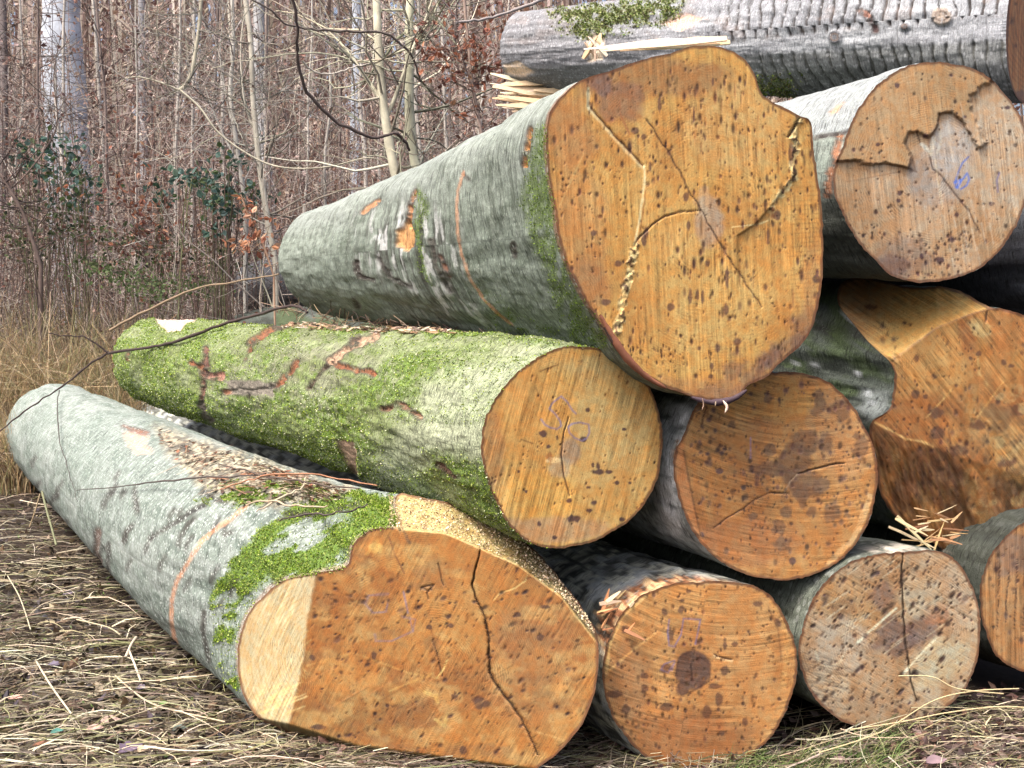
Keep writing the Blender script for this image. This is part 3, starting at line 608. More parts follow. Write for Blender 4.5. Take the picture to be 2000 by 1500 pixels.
def B_bark(B):
    X, Y = B['X'], B['Y']; vis = B['vis'] * 1.
    col = bark_base(B, (.18, .22, .09), (.27, .31, .18), (.12, .16, .05), 15)
    dis = (fbm(B['Q'] * [12, 12, 12], 4, 18) - .5) * .02
    m = sm(.34, .58, fbm(B['Q'] * [2.6, 2.6, 2.6], 4, 25)); lic = softpoly(X + (v2(X, Y, 50, 50, 3, 2) - .5) * 80, Y, [(820, 740), (1010, 690), (1100, 670), (960, 800), (940, 900), (850, 880), (760, 1000), (700, 940), (800, 820)], 30) * vis
    mo = np.clip(m * 1.0 + .22 - lic * .6, 0, 1) * sm(.30, .50, fbm(B['Q'] * [16, 16, 40], 3, 27)); mo = np.clip(mo + .25 * sm(-.1, -.7, B['N'][:, 2]), 0, 1)
    col = mix(col, mo * .85, (.11, .19, .025)); col = mix(col, lic * .5, (.40, .44, .33))
    tg = softpoly(X, Y, [(420, 700), (600, 640), (720, 660), (760, 740), (560, 800), (420, 800)], 40) * vis * .5; col = mix(col, tg * sm(.4, .6, v2(X, Y, 18, 14, 3, 5)), (.22, .21, .17)); mo = mo * (1 - tg)
    sc = (.22, .085, .04); z = np.zeros_like(X)
    wd = (.45, .30, .20)
    for pts, w_, c_ in (([(403, 678), (400, 730), (392, 790)], 4, (.15, .07, .05)), ([(392, 790), (402, 812), (412, 822)], 5, (.16, .13, .11)), ([(490, 668), (520, 650), (570, 628)], 5, sc), ([(480, 700), (492, 672)], 3, sc),
                        ([(635, 720), (665, 690), (700, 660)], 3, (.12, .06, .04)), ([(645, 705), (690, 672), (735, 655)], 6, wd), ([(655, 712), (700, 724), (725, 728)], 5, sc), ([(640, 715), (600, 760)], 2, (.10, .07, .05)),
                        ([(440, 765), (500, 760), (540, 755)], 4, (.36, .17, .10)), ([(540, 755), (565, 730), (580, 705)], 4, sc), ([(410, 735), (432, 735)], 6, (.40, .20, .15)), ([(375, 708), (395, 720)], 4, sc), ([(486, 750), (486, 778)], 2.5, (.06, .05, .04)),
                        ([(540, 640), (620, 625), (720, 632), (800, 640)], 3.5, (.32, .25, .19)), ([(745, 800), (780, 790), (820, 815)], 4, (.24, .13, .08)), ([(860, 905), (885, 930)], 4, (.26, .15, .10)), ([(250, 690), (248, 700)], 2, sc)):
        col, dis = scars(B, col, dis, pts, w_, c_, -.010, 6); d, _ = dpoly(X, Y, pts); mo = mo * (1 - sm(w_ + 8, w_, d) * vis)
    col, dis, m = patch(B, col, dis, [(298, 612), (390, 614), (345, 645), (322, 645), (310, 630)], (.60, .47, .38), -.008, rag=9, dark=False); mo *= 1 - m
    col, dis, m = patch(B, col, dis, [(655, 858), (690, 862), (694, 900), (700, 935), (684, 925), (668, 890)], (.42, .29, .20), -.01, rag=4, dark=True); mo *= 1 - m
    col, dis, m = patch(B, col, dis, [(440, 745), (470, 740), (540, 750), (530, 775), (450, 770)], (.20, .18, .15), -.004, rag=7); mo *= 1 - m
    fk = np.clip(lic * 1.2 + .35, 0, 1)
    return col, dis + mo * .002, mo, fk
lgB = make_log('moss-covered log with a ribbed golden end marked with a blue loop, below the largest log',
    [(1120, 676), (1180, 683), (1235, 715), (1272, 765), (1291, 830), (1293, 880), (1282, 940), (1255, 990), (1210, 1030), (1150, 1060), (1085, 1071), (1040, 1062), (995, 1025), (965, 970), (944, 910), (940, 850), (955, 800), (985, 755), (1030, 712), (1075, 685)],
    1.842, .292, 300, .302, .305, zc=.995, z1=.985, gain=(1.16, 1.22, 1.1), N=200, M=360, rows=300, facefn=B_face, barkfn=B_bark, wmat=W_B, bmat=K_B, seed=2, pith=(1108, 890), sawdir=(-16, None), flare=.3, lump=.012)
moss_tufts(lgB, 90000, [(.17, .25, .02), (.24, .33, .035), (.10, .15, .015), (.36, .42, .12), (.52, .55, .38), (.05, .07, .02)], (.003, .0085), lift=.35)

# ---------------- C: the largest log on top
def C_off(X, Y):
    rx = np.interp(Y, [230, 300, 340, 395, 435, 460], [1562, 1548, 1552, 1512, 1478, 1440])
    return sm(-2, 4, X - rx) * .008 * sm(215, 250, Y) * sm(620, 470, Y)
def C_face(f):
    f.base((.47, .245, .075), (.42, .20, .06), (.52, .29, .10), 13)
    f.blob(1270, 150, 170, 42, (.25, .115, .055), .7, .5, seed=2); f.blob(1110, 260, 60, 70, (.33, .15, .065), .6, .5, seed=3); f.blob(1130, 480, 60, 150, (.38, .18, .075), .5, seed=4)
    f.blob(1150, 560, 40, 60, (.27, .12, .06), .5, seed=5); f.blob(1400, 600, 110, 90, (.52, .31, .115), .5, seed=6); f.blob(1440, 250, 90, 90, (.50, .30, .13), .5, seed=7)
    f.blob(1215, 200, 36, 48, (.24, .11, .065), .8, .5, rot=60, seed=8); f.blob(1175, 165, 24, 22, (.16, .09, .08), .8, .5, seed=9)
    f.blob(1330, 480, 60, 40, (.55, .33, .13), .5, seed=30)
    # dark stain along the lower right edge
    for c_ in ((1575, 640, 30, 50, 40), (1530, 690, 50, 26, -40), (1470, 740, 50, 26, -30), (1400, 768, 55, 16, -4), (1500, 700, 40, 16, -50), (1430, 720, 30, 20, -40)):
        f.blob(*c_[:4], (.13, .068, .06), .6, .9, rot=c_[4], soft=.5, seed=int(c_[0]))
    f.blob(1590, 560, 22, 90, (.35, .15, .06), .5, .5, seed=22); f.blob(1350, 760, 120, 24, (.33, .15, .07), .5, .5, seed=23)
    f.blob(1385, 432, 27, 46, (.34, .235, .18), .8, .45, rot=-10, seed=10); f.blob(1376, 385, 11, 26, (.40, .27, .18), .6, .4, seed=11)
    # growth arcs
    for cx_, cy_, r0, r1, a0, a1, k in ((1400, 300, 35, 110, 2.6, 6.0, 9), (1420, 410, 20, 60, -1.2, 1.8, 7), (1360, 560, 60, 170, .5, 2.7, 16)):
        for i in range(k):
            r_ = r0 + (r1 - r0) * i / k; f.line([(cx_ + r_ * math.cos(q) * 1.1, cy_ + r_ * math.sin(q)) for q in np.linspace(a0, a1, 14)], .6, (.34, .16, .05), .45, 2, .1)
    # cracks
    f.crack([(1150, 178), (1151, 208), (1178, 240), (1216, 282), (1256, 324)], 2.4, .012, (.10, .05, .03), lip=(2.5, -2.5, (.62, .45, .25)), taper=False)
    f.crack([(1149, 172), (1150, 212)], 3.0, .004, (.72, .58, .38), taper=False, jit=.6)
    f.crack([(1258, 324), (1259, 350), (1253, 400), (1247, 440), (1240, 478)], 3.6, .0, (.70, .52, .29), taper=False, jit=1.5)
    f.crack([(1263, 360), (1258, 400), (1252, 440), (1246, 478)], 1.2, .0, (.30, .14, .05), jit=1)
    m = f.line([(1242, 480), (1234, 510), (1228, 545), (1220, 575), (1214, 610), (1205, 645)], 7.5, (.60, .42, .20), .95, 7); nn = v2(f.X, f.Y, 7, 7, 2, 8); f.col = mix(f.col, m * sm(.55, .62, nn), (.08, .04, .02)); f.off -= m * (nn - .4) * .012
    f.crack([(1240, 478), (1250, 462), (1275, 438), (1300, 422), (1330, 414), (1368, 411)], 2.4, .01, (.10, .045, .02))
    f.crack([(1262, 232), (1300, 290), (1328, 335), (1350, 380), (1366, 402), (1378, 425), (1396, 460), (1420, 500), (1445, 535), (1488, 600)], 1.5, .008, (.05, .025, .02), jit=2.5)
    f.line([(1210, 195), (1212, 225), (1230, 262)], 1.2, (.30, .10, .04), .8, 2)
    m = f.line([(1562, 232), (1548, 260), (1556, 290), (1548, 320), (1553, 345), (1535, 370), (1512, 392), (1508, 412)], 5, (.66, .48, .24), .95, 7); nn = v2(f.X, f.Y, 8, 8, 2, 9); f.col = mix(f.col, m * sm(.56, .62, nn), (.06, .03, .02)); f.off -= m * (nn - .4) * .012
    f.crack([(1560, 232), (1548, 255), (1538, 268)], 3.5, .02, (.05, .03, .025)); f.crack([(1508, 415), (1500, 430), (1475, 438), (1430, 444)], 2.4, .0, (.66, .46, .22), jit=2.5)
    f.blob(1518, 420, 7, 10, (.09, .04, .03), .9, .3, seed=12); f.blob(1595, 545, 9, 8, (.08, .04, .03), .9, .3, seed=13)
    for c_ in ((1258, 470, 5, 12), (1262, 455, 5, 12), (1270, 325, 3, 10), (1288, 205, 4, 14), (1355, 225, 2, 18), (1392, 160, 3, 9), (1240, 255, 8, 7), (1257, 268, 5, 7), (1340, 384, 6, 10), (1345, 440, 4, 9), (1160, 455, 6, 6), (1208, 515, 7, 6), (1310, 600, 7, 7), (1348, 580, 4, 16), (1362, 575, 3, 12), (1372, 580, 3, 14), (1418, 605, 5, 12), (1440, 668, 8, 7), (1402, 680, 5, 10), (1365, 680, 4, 4), (1390, 715, 4, 6), (1388, 735, 5, 5), (1183, 590, 9, 7), (1382, 515, 5, 6), (1420, 532, 6, 6), (1420, 545, 3, 20), (1500, 460, 3, 18), (1545, 300, 5, 22)):
        f.blob(*c_, (.10, .045, .035), .85, .4, seed=int(c_[0] + c_[1]))
    f.specks(420, (1080, 130, 1600, 740), (1.1, 3.2), (1, 3.4), (.11, .045, .03), .85, None, 0, 4)
    f.specks(380, (1080, 110, 1600, 760), (.7, 1.6), (1, 2.5), (.16, .065, .03), .8, None, 0, 5)
    f.specks(60, (1280, 150, 1580, 600), (1.2, 2.0), (5, 11), (.30, .13, .05), .5, None, 0, 6)
    for i in range(40):
        y_ = 300 + i * 9.; f.line([(1545 + rng.uniform(-10, 20), y_ + 3), (1600, y_)], .6, (.24, .11, .04), .4 * sm(280, 420, y_), 1)
    f.line([(1085, 420), (1140, 300)], 1, (.58, .37, .16), .4); f.line([(1470, 520), (1470, 620)], .8, (.58, .37, .16), .4)
def C_bark(B):
    X, Y = B['X'], B['Y']; vis = B['vis'] * 1.
    col = bark_base(B, (.15, .185, .155), (.20, .24, .205), (.115, .145, .115), 35)
    nz = B['N'][:, 2]; col = mix(col, sm(.25, .8, nz + (v2(X, Y, 60, 30, 3, 2) - .5) * .5) * .5, (.30, .33, .32))  # upward side paler: mostly top light put into the colour, plus lichen
    dis = (fbm(B['Q'] * [5, 5, 24], 3, 38) - .5) * .007
    st = sm(.60, .65, fbm(np.stack([B['arc'] * 9, B['S'] * 60, 0 * X], -1), 3, 84)); col = mix(col, st * .45, (.06, .075, .055)); dis -= st * .0015
    wf = sm(.64, .69, fbm(np.stack([B['arc'] * 34, B['S'] * 50, 0 * X], -1), 2, 85)); col = mix(col, wf * .3, (.32, .37, .33))
    Xn = X + (v2(X, Y, 18, 30, 3, 6) - .5) * 22
    mo = softpoly(Xn, Y, [(1045, 250), (1090, 230), (1085, 450), (1120, 560), (1210, 690), (1120, 668), (1075, 560), (1040, 470), (1020, 400)], 14) * vis * .85 * sm(.25, .5, v2(X, Y, 12, 30, 3, 22))
    mo = np.maximum(mo, softpoly(Xn, Y, [(818, 360), (832, 400), (828, 500), (845, 560), (815, 520), (806, 440)], 6) * vis * .8)
    mo = np.maximum(mo, softpoly(Xn, Y, [(940, 560), (1010, 620), (1180, 672), (1100, 675), (960, 640)], 14) * vis * .6 * sm(.4, .6, v2(X, Y, 20, 12, 3, 23)))
    col = mix(col, mo * .8, (.09, .14, .025))
    # dark wrinkled zone with white flakes around the old branch scar
    wz = softpoly(X, Y, [(700, 430), (780, 400), (880, 420), (900, 560), (960, 640), (860, 640), (770, 540), (690, 500)], 40) * vis
    st = sm(.5, .58, fbm(np.stack([B['arc'] * 7, B['S'] * 70, 0 * X], -1), 3, 44)); col = mix(col, wz * st * .8, (.05, .05, .045)); dis -= wz * st * .003
    fl = sm(.63, .68, fbm(np.stack([B['arc'] * 9, B['S'] * 22, 0 * X], -1), 3, 47)) * wz; col = mix(col, fl * .8, (.48, .50, .50))
    col, dis = scars(B, col, dis, [(812, 372), (802, 400), (796, 440)], 4, (.30, .14, .06), -.01, 4)
    col, dis, _ = patch(B, col, dis, [(772, 452), (795, 432), (806, 450), (806, 480), (796, 492), (774, 480)], (.46, .25, .10), -.014, rag=4, dark=True)
    col, dis = scars(B, col, dis, [(708, 415), (722, 402), (740, 393)], 4, (.48, .24, .11), -.006, 3, a=.8)
    col, dis = scars(B, col, dis, [(1037, 252), (1030, 285), (1024, 322)], 4.5, (.34, .16, .05), -.014, 4)
    col, dis = scars(B, col, dis, [(860, 500), (878, 540)], 3, (.17, .08, .05), -.006, 4); col, dis = scars(B, col, dis, [(695, 510), (700, 540), (730, 545)], 3, (.05, .04, .035), -.006, 6)
    for p_ in ([(690, 585), (700, 600)], [(740, 505), (760, 540), (800, 560)], [(905, 340), (915, 350)], [(1003, 475), (1006, 500)], [(840, 470), (850, 520), (880, 570)]):
        col, dis = scars(B, col, dis, p_, 1.8, (.04, .04, .035), -.004, 3)
    d, _ = dpoly(X, Y, [(905, 335), (894, 370), (891, 410), (893, 455), (902, 500), (918, 545), (945, 585), (975, 615), (1000, 635)])
    col = mix(col, sm(4.0, 1.6, d + (v2(X, Y, 6, 6, 2, 15) - .5) * 3) * vis * .5, (.55, .24, .11))
    rim = sm(.03, .01, B['s']); col = mix(col, rim * .75, (.20, .10, .06))
    return col, dis, mo, np.clip(1 - wz, 0, 1) * .8
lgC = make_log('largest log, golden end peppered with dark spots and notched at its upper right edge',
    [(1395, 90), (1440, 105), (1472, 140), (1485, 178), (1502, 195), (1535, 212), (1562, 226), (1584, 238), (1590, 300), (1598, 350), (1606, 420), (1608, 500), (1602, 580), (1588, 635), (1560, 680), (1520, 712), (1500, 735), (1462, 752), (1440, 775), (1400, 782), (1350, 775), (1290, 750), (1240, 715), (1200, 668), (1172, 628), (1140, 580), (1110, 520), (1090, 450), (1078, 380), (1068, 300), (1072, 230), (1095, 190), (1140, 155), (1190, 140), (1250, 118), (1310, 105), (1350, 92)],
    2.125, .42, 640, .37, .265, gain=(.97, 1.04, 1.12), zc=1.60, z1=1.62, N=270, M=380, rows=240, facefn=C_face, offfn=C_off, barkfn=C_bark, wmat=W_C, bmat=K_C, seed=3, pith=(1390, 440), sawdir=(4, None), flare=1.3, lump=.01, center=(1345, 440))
moss_tufts(lgC, 6500, [(.12, .19, .025), (.17, .26, .04), (.08, .13, .02)], (.003, .008), lift=.35)

# ---------------- F: brown log in the middle, under the largest
def F_face(f):
    f.base((.31, .155, .065), (.36, .20, .09), (.25, .115, .05), 14)
    f.blob(1500, 780, 110, 40, (.36, .19, .06), .6, seed=2); f.blob(1450, 1060, 110, 50, (.25, .105, .055), .6, seed=3); f.blob(1640, 850, 60, 90, (.33, .19, .11), .5, seed=4)
    g = (.115, .068, .052)
    for c_ in ((1575, 862, 26, 26, 40), (1545, 905, 42, 34, 20), (1560, 945, 40, 34, 0), (1565, 965, 20, 22, 0), (1612, 862, 15, 20, 0), (1604, 950, 16, 14, 0), (1505, 876, 14, 12, 0), (1625, 1000, 16, 16, 0), (1535, 1000, 12, 12, 0), (1520, 1030, 14, 12, 0), (1530, 1060, 18, 14, 0), (1600, 790, 16, 30, 0), (1640, 800, 20, 20, 0), (1500, 780, 10, 10, 0), (1585, 1000, 10, 10, 0), (1470, 1010, 10, 8, 0), (1680, 870, 14, 24, 0), (1430, 830, 8, 7, 0), (1500, 915, 40, 16, 0)):
        f.blob(*c_[:4], g, .75, .7, rot=c_[4], soft=.2, seed=int(c_[0] + c_[1]))
    for c_ in ((1405, 920, 8, 6), (1385, 820, 5, 5), (1410, 885, 5, 5), (1382, 887, 5, 4), (1548, 1096, 7, 7), (1370, 1045, 6, 6), (1452, 952, 5, 5)): f.blob(*c_, (.08, .05, .06), .9, .3, seed=int(c_[0]))
    f.crack([(1648, 905), (1620, 908), (1590, 916), (1560, 925)], 2.2, .015, (.03, .015, .01)); f.crack([(1558, 926), (1542, 942), (1532, 962)], 1.2, .004, (.3, .2, .15)); f.crack([(1540, 964), (1520, 963), (1504, 962)], 2.6, .015, (.03, .015, .01))
    f.crack([(1502, 962), (1475, 975), (1450, 995), (1420, 1012), (1395, 1030)], 1.6, .008, (.07, .03, .02)); f.crack([(1380, 795), (1372, 820), (1370, 835)], 1.6, .006, (.06, .02, .01))
    f.specks(260, (1345, 750, 1700, 1110), (1.2, 4.2), (1, 1.6), (.12, .065, .06), .8, None, 0, 7)
    f.specks(200, (1345, 740, 1700, 1120), (.8, 1.8), (1, 2), (.10, .05, .04), .8, None, 0, 8)
    m = sm(3, -3, f.X - np.interp(f.Y, [780, 880, 960, 1040, 1100], [1330, 1334, 1350, 1368, 1385])); f.col = mix(f.col, m * .9, (.36, .16, .075)); f.line([(1335, 880), (1350, 960), (1368, 1045)], 1.8, (.10, .05, .03), .8, 1)
    f.line([(1355, 1050), (1420, 1105), (1500, 1128)], 4, (.40, .22, .11), .5, 2); f.line([(1700, 970), (1670, 1050), (1620, 1100)], 6, (.48, .33, .2), .5, 3)
    f.line([(1466, 855), (1466, 895)], 1, PEN, .6)
def F_bark(B):
    X, Y = B['X'], B['Y']; col = bark_base(B, (.20, .22, .21), (.36, .39, .40), (.12, .13, .12), 55); vis = B['vis'] * 1.
    wl = softpoly(X + (v2(X, Y, 20, 30, 3, 2) - .5) * 30, Y, [(1290, 780), (1345, 790), (1330, 880), (1325, 960), (1330, 1060), (1290, 1040), (1285, 940), (1290, 850)], 10) * vis
    col = mix(col, wl * sm(.25, .45, v2(X, Y, 12, 30, 3, 3)), (.82, .84, .86)); dk = sm(.5, .6, fbm(np.stack([B['arc'] * 10, B['S'] * 30, 0 * X], -1), 3, 4)); col = mix(col, dk * .6 * (1 - wl * .7), (.06, .065, .06))
    col, dis = scars(B, col, np.zeros(len(X)), [(1328, 865), (1320, 885), (1318, 905)], 4, (.32, .17, .08), -.008, 3)
    return col, dis + (fbm(B['Q'] * [8, 8, 16], 3, 5) - .5) * .008, wl * 0, wl * .4 + .6
make_log('brown log with large purple-grey stains and a fine crack, directly below the largest log',
    [(1500, 730), (1560, 728), (1610, 742), (1655, 780), (1688, 830), (1708, 880), (1713, 940), (1703, 1000), (1680, 1050), (1640, 1095), (1590, 1122), (1530, 1133), (1470, 1126), (1410, 1098), (1365, 1055), (1335, 1000), (1318, 940), (1318, 885), (1335, 850), (1360, 790), (1400, 760), (1450, 740)],
    2.487, .30, 330, .295, .28, gain=(1.22, 1.20, 1.12), N=180, M=170, rows=110, facefn=F_face, barkfn=F_bark, wmat=W_F, bmat=K_D, seed=4, pith=(1545, 935), sawdir=(86, -.9), flare=.4)

# ---------------- D: bottom row, dark heart
def D_face(f):
    f.base((.38, .195, .085), (.34, .165, .07), (.44, .25, .12), 15)
    f.blob(1300, 1120 + 50, 90, 40, (.42, .22, .09), .5, seed=2); f.blob(1350, 1440, 130, 50, (.24, .10, .05), .65, seed=3); f.blob(1230, 1330, 40, 80, (.29, .16, .10), .5, seed=4); f.blob(1450, 1330, 60, 90, (.42, .23, .11), .5, seed=5)
    f.blob(1353, 1308, 35, 37, (.095, .055, .052), .95, .22, seed=6, soft=.1); f.blob(1335, 1345, 14, 14, (.10, .055, .05), .9, .3, seed=7); f.line([(1353, 1270), (1388, 1300), (1385, 1330), (1352, 1350), (1330, 1358), (1320, 1320), (1325, 1285), (1353, 1270)], 1.2, (.05, .02, .02), .6, 2)
    f.crack([(1350, 1300), (1352, 1330)], 1.5, .005, (.03, .015, .015)); f.line([(1183, 1315), (1230, 1275), (1282, 1235)], 2.2, (.60, .36, .17), .85, 1)
    f.crack([(1395, 1278), (1412, 1285), (1430, 1288)], 2, .008, (.05, .02, .02), lip=(0, -3, (.6, .45, .3)))
    for c_ in ((1416, 1260, 4, 12), (1435, 1258, 6, 5), (1300, 1305, 12, 10), (1330, 1190, 7, 8), (1345, 1155, 5, 4), (1332, 1173, 5, 4), (1310, 1240, 6, 14), (1222, 1230, 8, 8), (1258, 1320, 8, 6), (1200, 1355, 14, 7), (1223, 1385, 8, 9), (1302, 1380, 14, 8), (1380, 1390, 9, 16), (1396, 1340, 12, 6), (1415, 1310, 8, 10), (1455, 1410, 6, 8), (1348, 1482, 4, 4), (1410, 1432, 7, 5), (1298, 1195, 6, 7), (1520, 1215, 7, 9), (1480, 1180, 10, 5), (1405, 1365, 8, 14), (1260, 1345, 8, 8)):
        f.blob(*c_, (.10, .05, .04), .85, .5, seed=int(c_[0]))
    f.specks(330, (1190, 1140, 1540, 1480), (1, 3), (1, 1.8), (.13, .06, .045), .8, None, 0, 9)
    # pale ring of sapwood on the right
    f.line([(1508, 1175), (1530, 1215), (1538, 1270), (1530, 1340)], 5, (.50, .28, .12), .55, 2); f.line([(1500, 1185), (1520, 1230), (1526, 1290)], 1.2, (.18, .09, .05), .7, 1)
    f.line([(1185, 1310), (1190, 1260), (1215, 1205), (1260, 1165)], 3, (.62, .43, .22), .8, 2)
    f.line([(1340, 1140), (1410, 1140), (1460, 1143)], 1.5, (.6, .4, .25), .7, 1)
    f.line([(1307, 1210), (1304, 1235), (1307, 1261), (1317, 1263), (1330, 1240), (1335, 1208), (1368, 1210), (1363, 1235), (1358, 1258)], 1.2, PEN, .75)
    f.line([(1318, 1290), (1297, 1297), (1291, 1308), (1305, 1314), (1318, 1292), (1312, 1310)], 1.1, PEN, .6)
def D_bark(B):
    X, Y = B['X'], B['Y']; vis = B['vis'] * 1.; col = bark_base(B, (.10, .11, .10), (.16, .17, .16), (.06, .065, .06), 65)
    fl = sm(.52, .6, fbm(np.stack([B['arc'] * 16, B['S'] * 26, 0 * X], -1), 3, 4)); fl2 = sm(.56, .62, fbm(np.stack([B['arc'] * 30, B['S'] * 44, 0 * X], -1), 3, 6)); col = mix(col, fl * .85, (.44, .48, .49)); col = mix(col, fl2 * .8, (.62, .64, .55))
    dis = fl * .003 + (fbm(B['Q'] * [12, 12, 16], 3, 5) - .5) * .012
    n = v2(X, Y, 10, 7, 3, 7)
    tear = softpoly(X + (n - .5) * 20, Y, [(1165, 1195), (1195, 1165), (1260, 1130), (1330, 1120), (1450, 1140), (1340, 1150), (1250, 1180), (1200, 1235), (1180, 1300), (1165, 1240)], 6) * vis
    c = np.where((n > .52)[:, None], np.array([.58, .40, .22]), np.array([.30, .13, .06])); c = np.where((n < .38)[:, None], np.array([.05, .03, .02]), c); col = col * (1 - tear[:, None]) + c * tear[:, None]; dis = dis + tear * (n - .5) * .03
    return col, dis, fl * 0, .3 + 0 * X
lgD = make_log('bottom-row log with a round dark heart in its end',
    [(1380, 1135), (1440, 1138), (1490, 1152), (1525, 1190), (1548, 1240), (1556, 1290), (1550, 1345), (1530, 1400), (1500, 1445), (1460, 1480), (1410, 1502), (1350, 1507), (1290, 1498), (1245, 1465), (1205, 1415), (1182, 1360), (1176, 1310), (1186, 1260), (1210, 1205), (1250, 1165), (1310, 1142)],
    2.235, .288, 260, .285, .28, gain=(.95, .90, .82), N=180, M=190, rows=130, facefn=D_face, barkfn=D_bark, wmat=W_F, bmat=K_D, seed=5, pith=(1352, 1312), sawdir=(80, -.8), flare=.4)

# ---------------- E: pinkish log, bottom right
def E_face(f):
    f.base((.40, .23, .13), (.46, .30, .19), (.34, .17, .08), 16)
    f.blob(1650, 1180, 60, 60, (.40, .20, .08), .6, seed=2); f.blob(1850, 1180, 50, 60, (.44, .27, .17), .6, seed=3); f.blob(1700, 1390, 100, 30, (.34, .20, .12), .6, seed=4)
    f.blob(1745, 1245, 36, 40, (.14, .08, .07), .75, .7, rot=30, seed=5); f.blob(1800, 1230, 28, 34, (.15, .085, .075), .7, .7, rot=30, seed=6); f.blob(1720, 1160, 24, 26, (.16, .09, .08), .6, .7, seed=7); f.blob(1830, 1200, 24, 20, (.32, .12, .06), .7, .6, seed=8)
    f.blob(1650, 1190, 22, 20, (.18, .09, .05), .5, .7, seed=9); f.blob(1640, 1260, 50, 60, (.42, .30, .22), .6, .5, seed=10); f.blob(1840, 1290, 60, 40, (.50, .38, .25), .8, .5, rot=-35, seed=11); f.blob(1800, 1170, 50, 40, (.46, .34, .23), .5, .5, rot=-35, seed=12)
    f.crack([(1762, 1082), (1761, 1130), (1763, 1185), (1768, 1240), (1772, 1280), (1779, 1330), (1790, 1368)], 2.6, .025, (.03, .015, .01), jit=2)
    f.line([(1675, 1255), (1700, 1232), (1750, 1188)], 2, (.72, .60, .42), .85, 1); f.line([(1765, 1315), (1800, 1275), (1830, 1245)], 2, (.76, .64, .46), .85, 2)
    f.line([(1592, 1270), (1600, 1292), (1620, 1302), (1640, 1295), (1648, 1280)], 1.6, (.62, .48, .34), .7, 1)
    f.specks(150, (1580, 1090, 1900, 1400), (1.6, 4.6), (1, 2.2), (.09, .045, .04), .85, None, 40, 10); f.specks(300, (1570, 1085, 1905, 1410), (.8, 2.), (1, 2.5), (.13, .06, .04), .8, None, 40, 11)
    for i in range(24):
        y_ = 1275 + i * 5; f.line([(1568, y_), (1640 + rng.uniform(-20, 20), y_ + 16)], .8, (.13, .08, .06), .5, 1)
    for i in range(40):
        x0, y0 = rng.uniform(1600, 1880), rng.uniform(1100, 1300); f.line([(x0, y0), (x0 + 34, y0 - 24)], .7, (.60, .45, .30) if i % 2 else (.22, .11, .06), .4)
def E_bark(B):
    X, Y = B['X'], B['Y']; col = bark_base(B, (.10, .115, .10), (.14, .16, .13), (.07, .08, .06), 75); vis = B['vis'] * 1.
    e = softpoly(X, Y, [(1680, 1075), (1760, 1060), (1850, 1075), (1760, 1090)], 6) * vis; col = mix(col, e * sm(.35, .6, v2(X, Y, 14, 8, 3, 3)), (.55, .50, .42))
    return col, (fbm(B['Q'] * [8, 8, 16], 3, 5) - .5) * .008, e * 0, .3 + 0 * X
make_log('pinkish-brown bottom-row log with a vertical crack and pale scratches, its foot in straw',
    [(1760, 1078), (1820, 1075), (1862, 1090), (1895, 1135), (1910, 1185), (1915, 1240), (1905, 1300), (1885, 1345), (1850, 1380), (1800, 1405), (1740, 1420), (1680, 1420), (1630, 1400), (1590, 1360), (1565, 1310), (1560, 1270), (1572, 1210), (1600, 1150), (1650, 1105), (1700, 1085)],
    2.824, .275, 300, .27, .27, gain=(.76, .88, 1.05), N=176, M=160, rows=100, facefn=E_face, barkfn=E_bark, wmat=W_G, bmat=K_D, seed=6, pith=(1768, 1245), sawdir=(60, None), flare=.4)

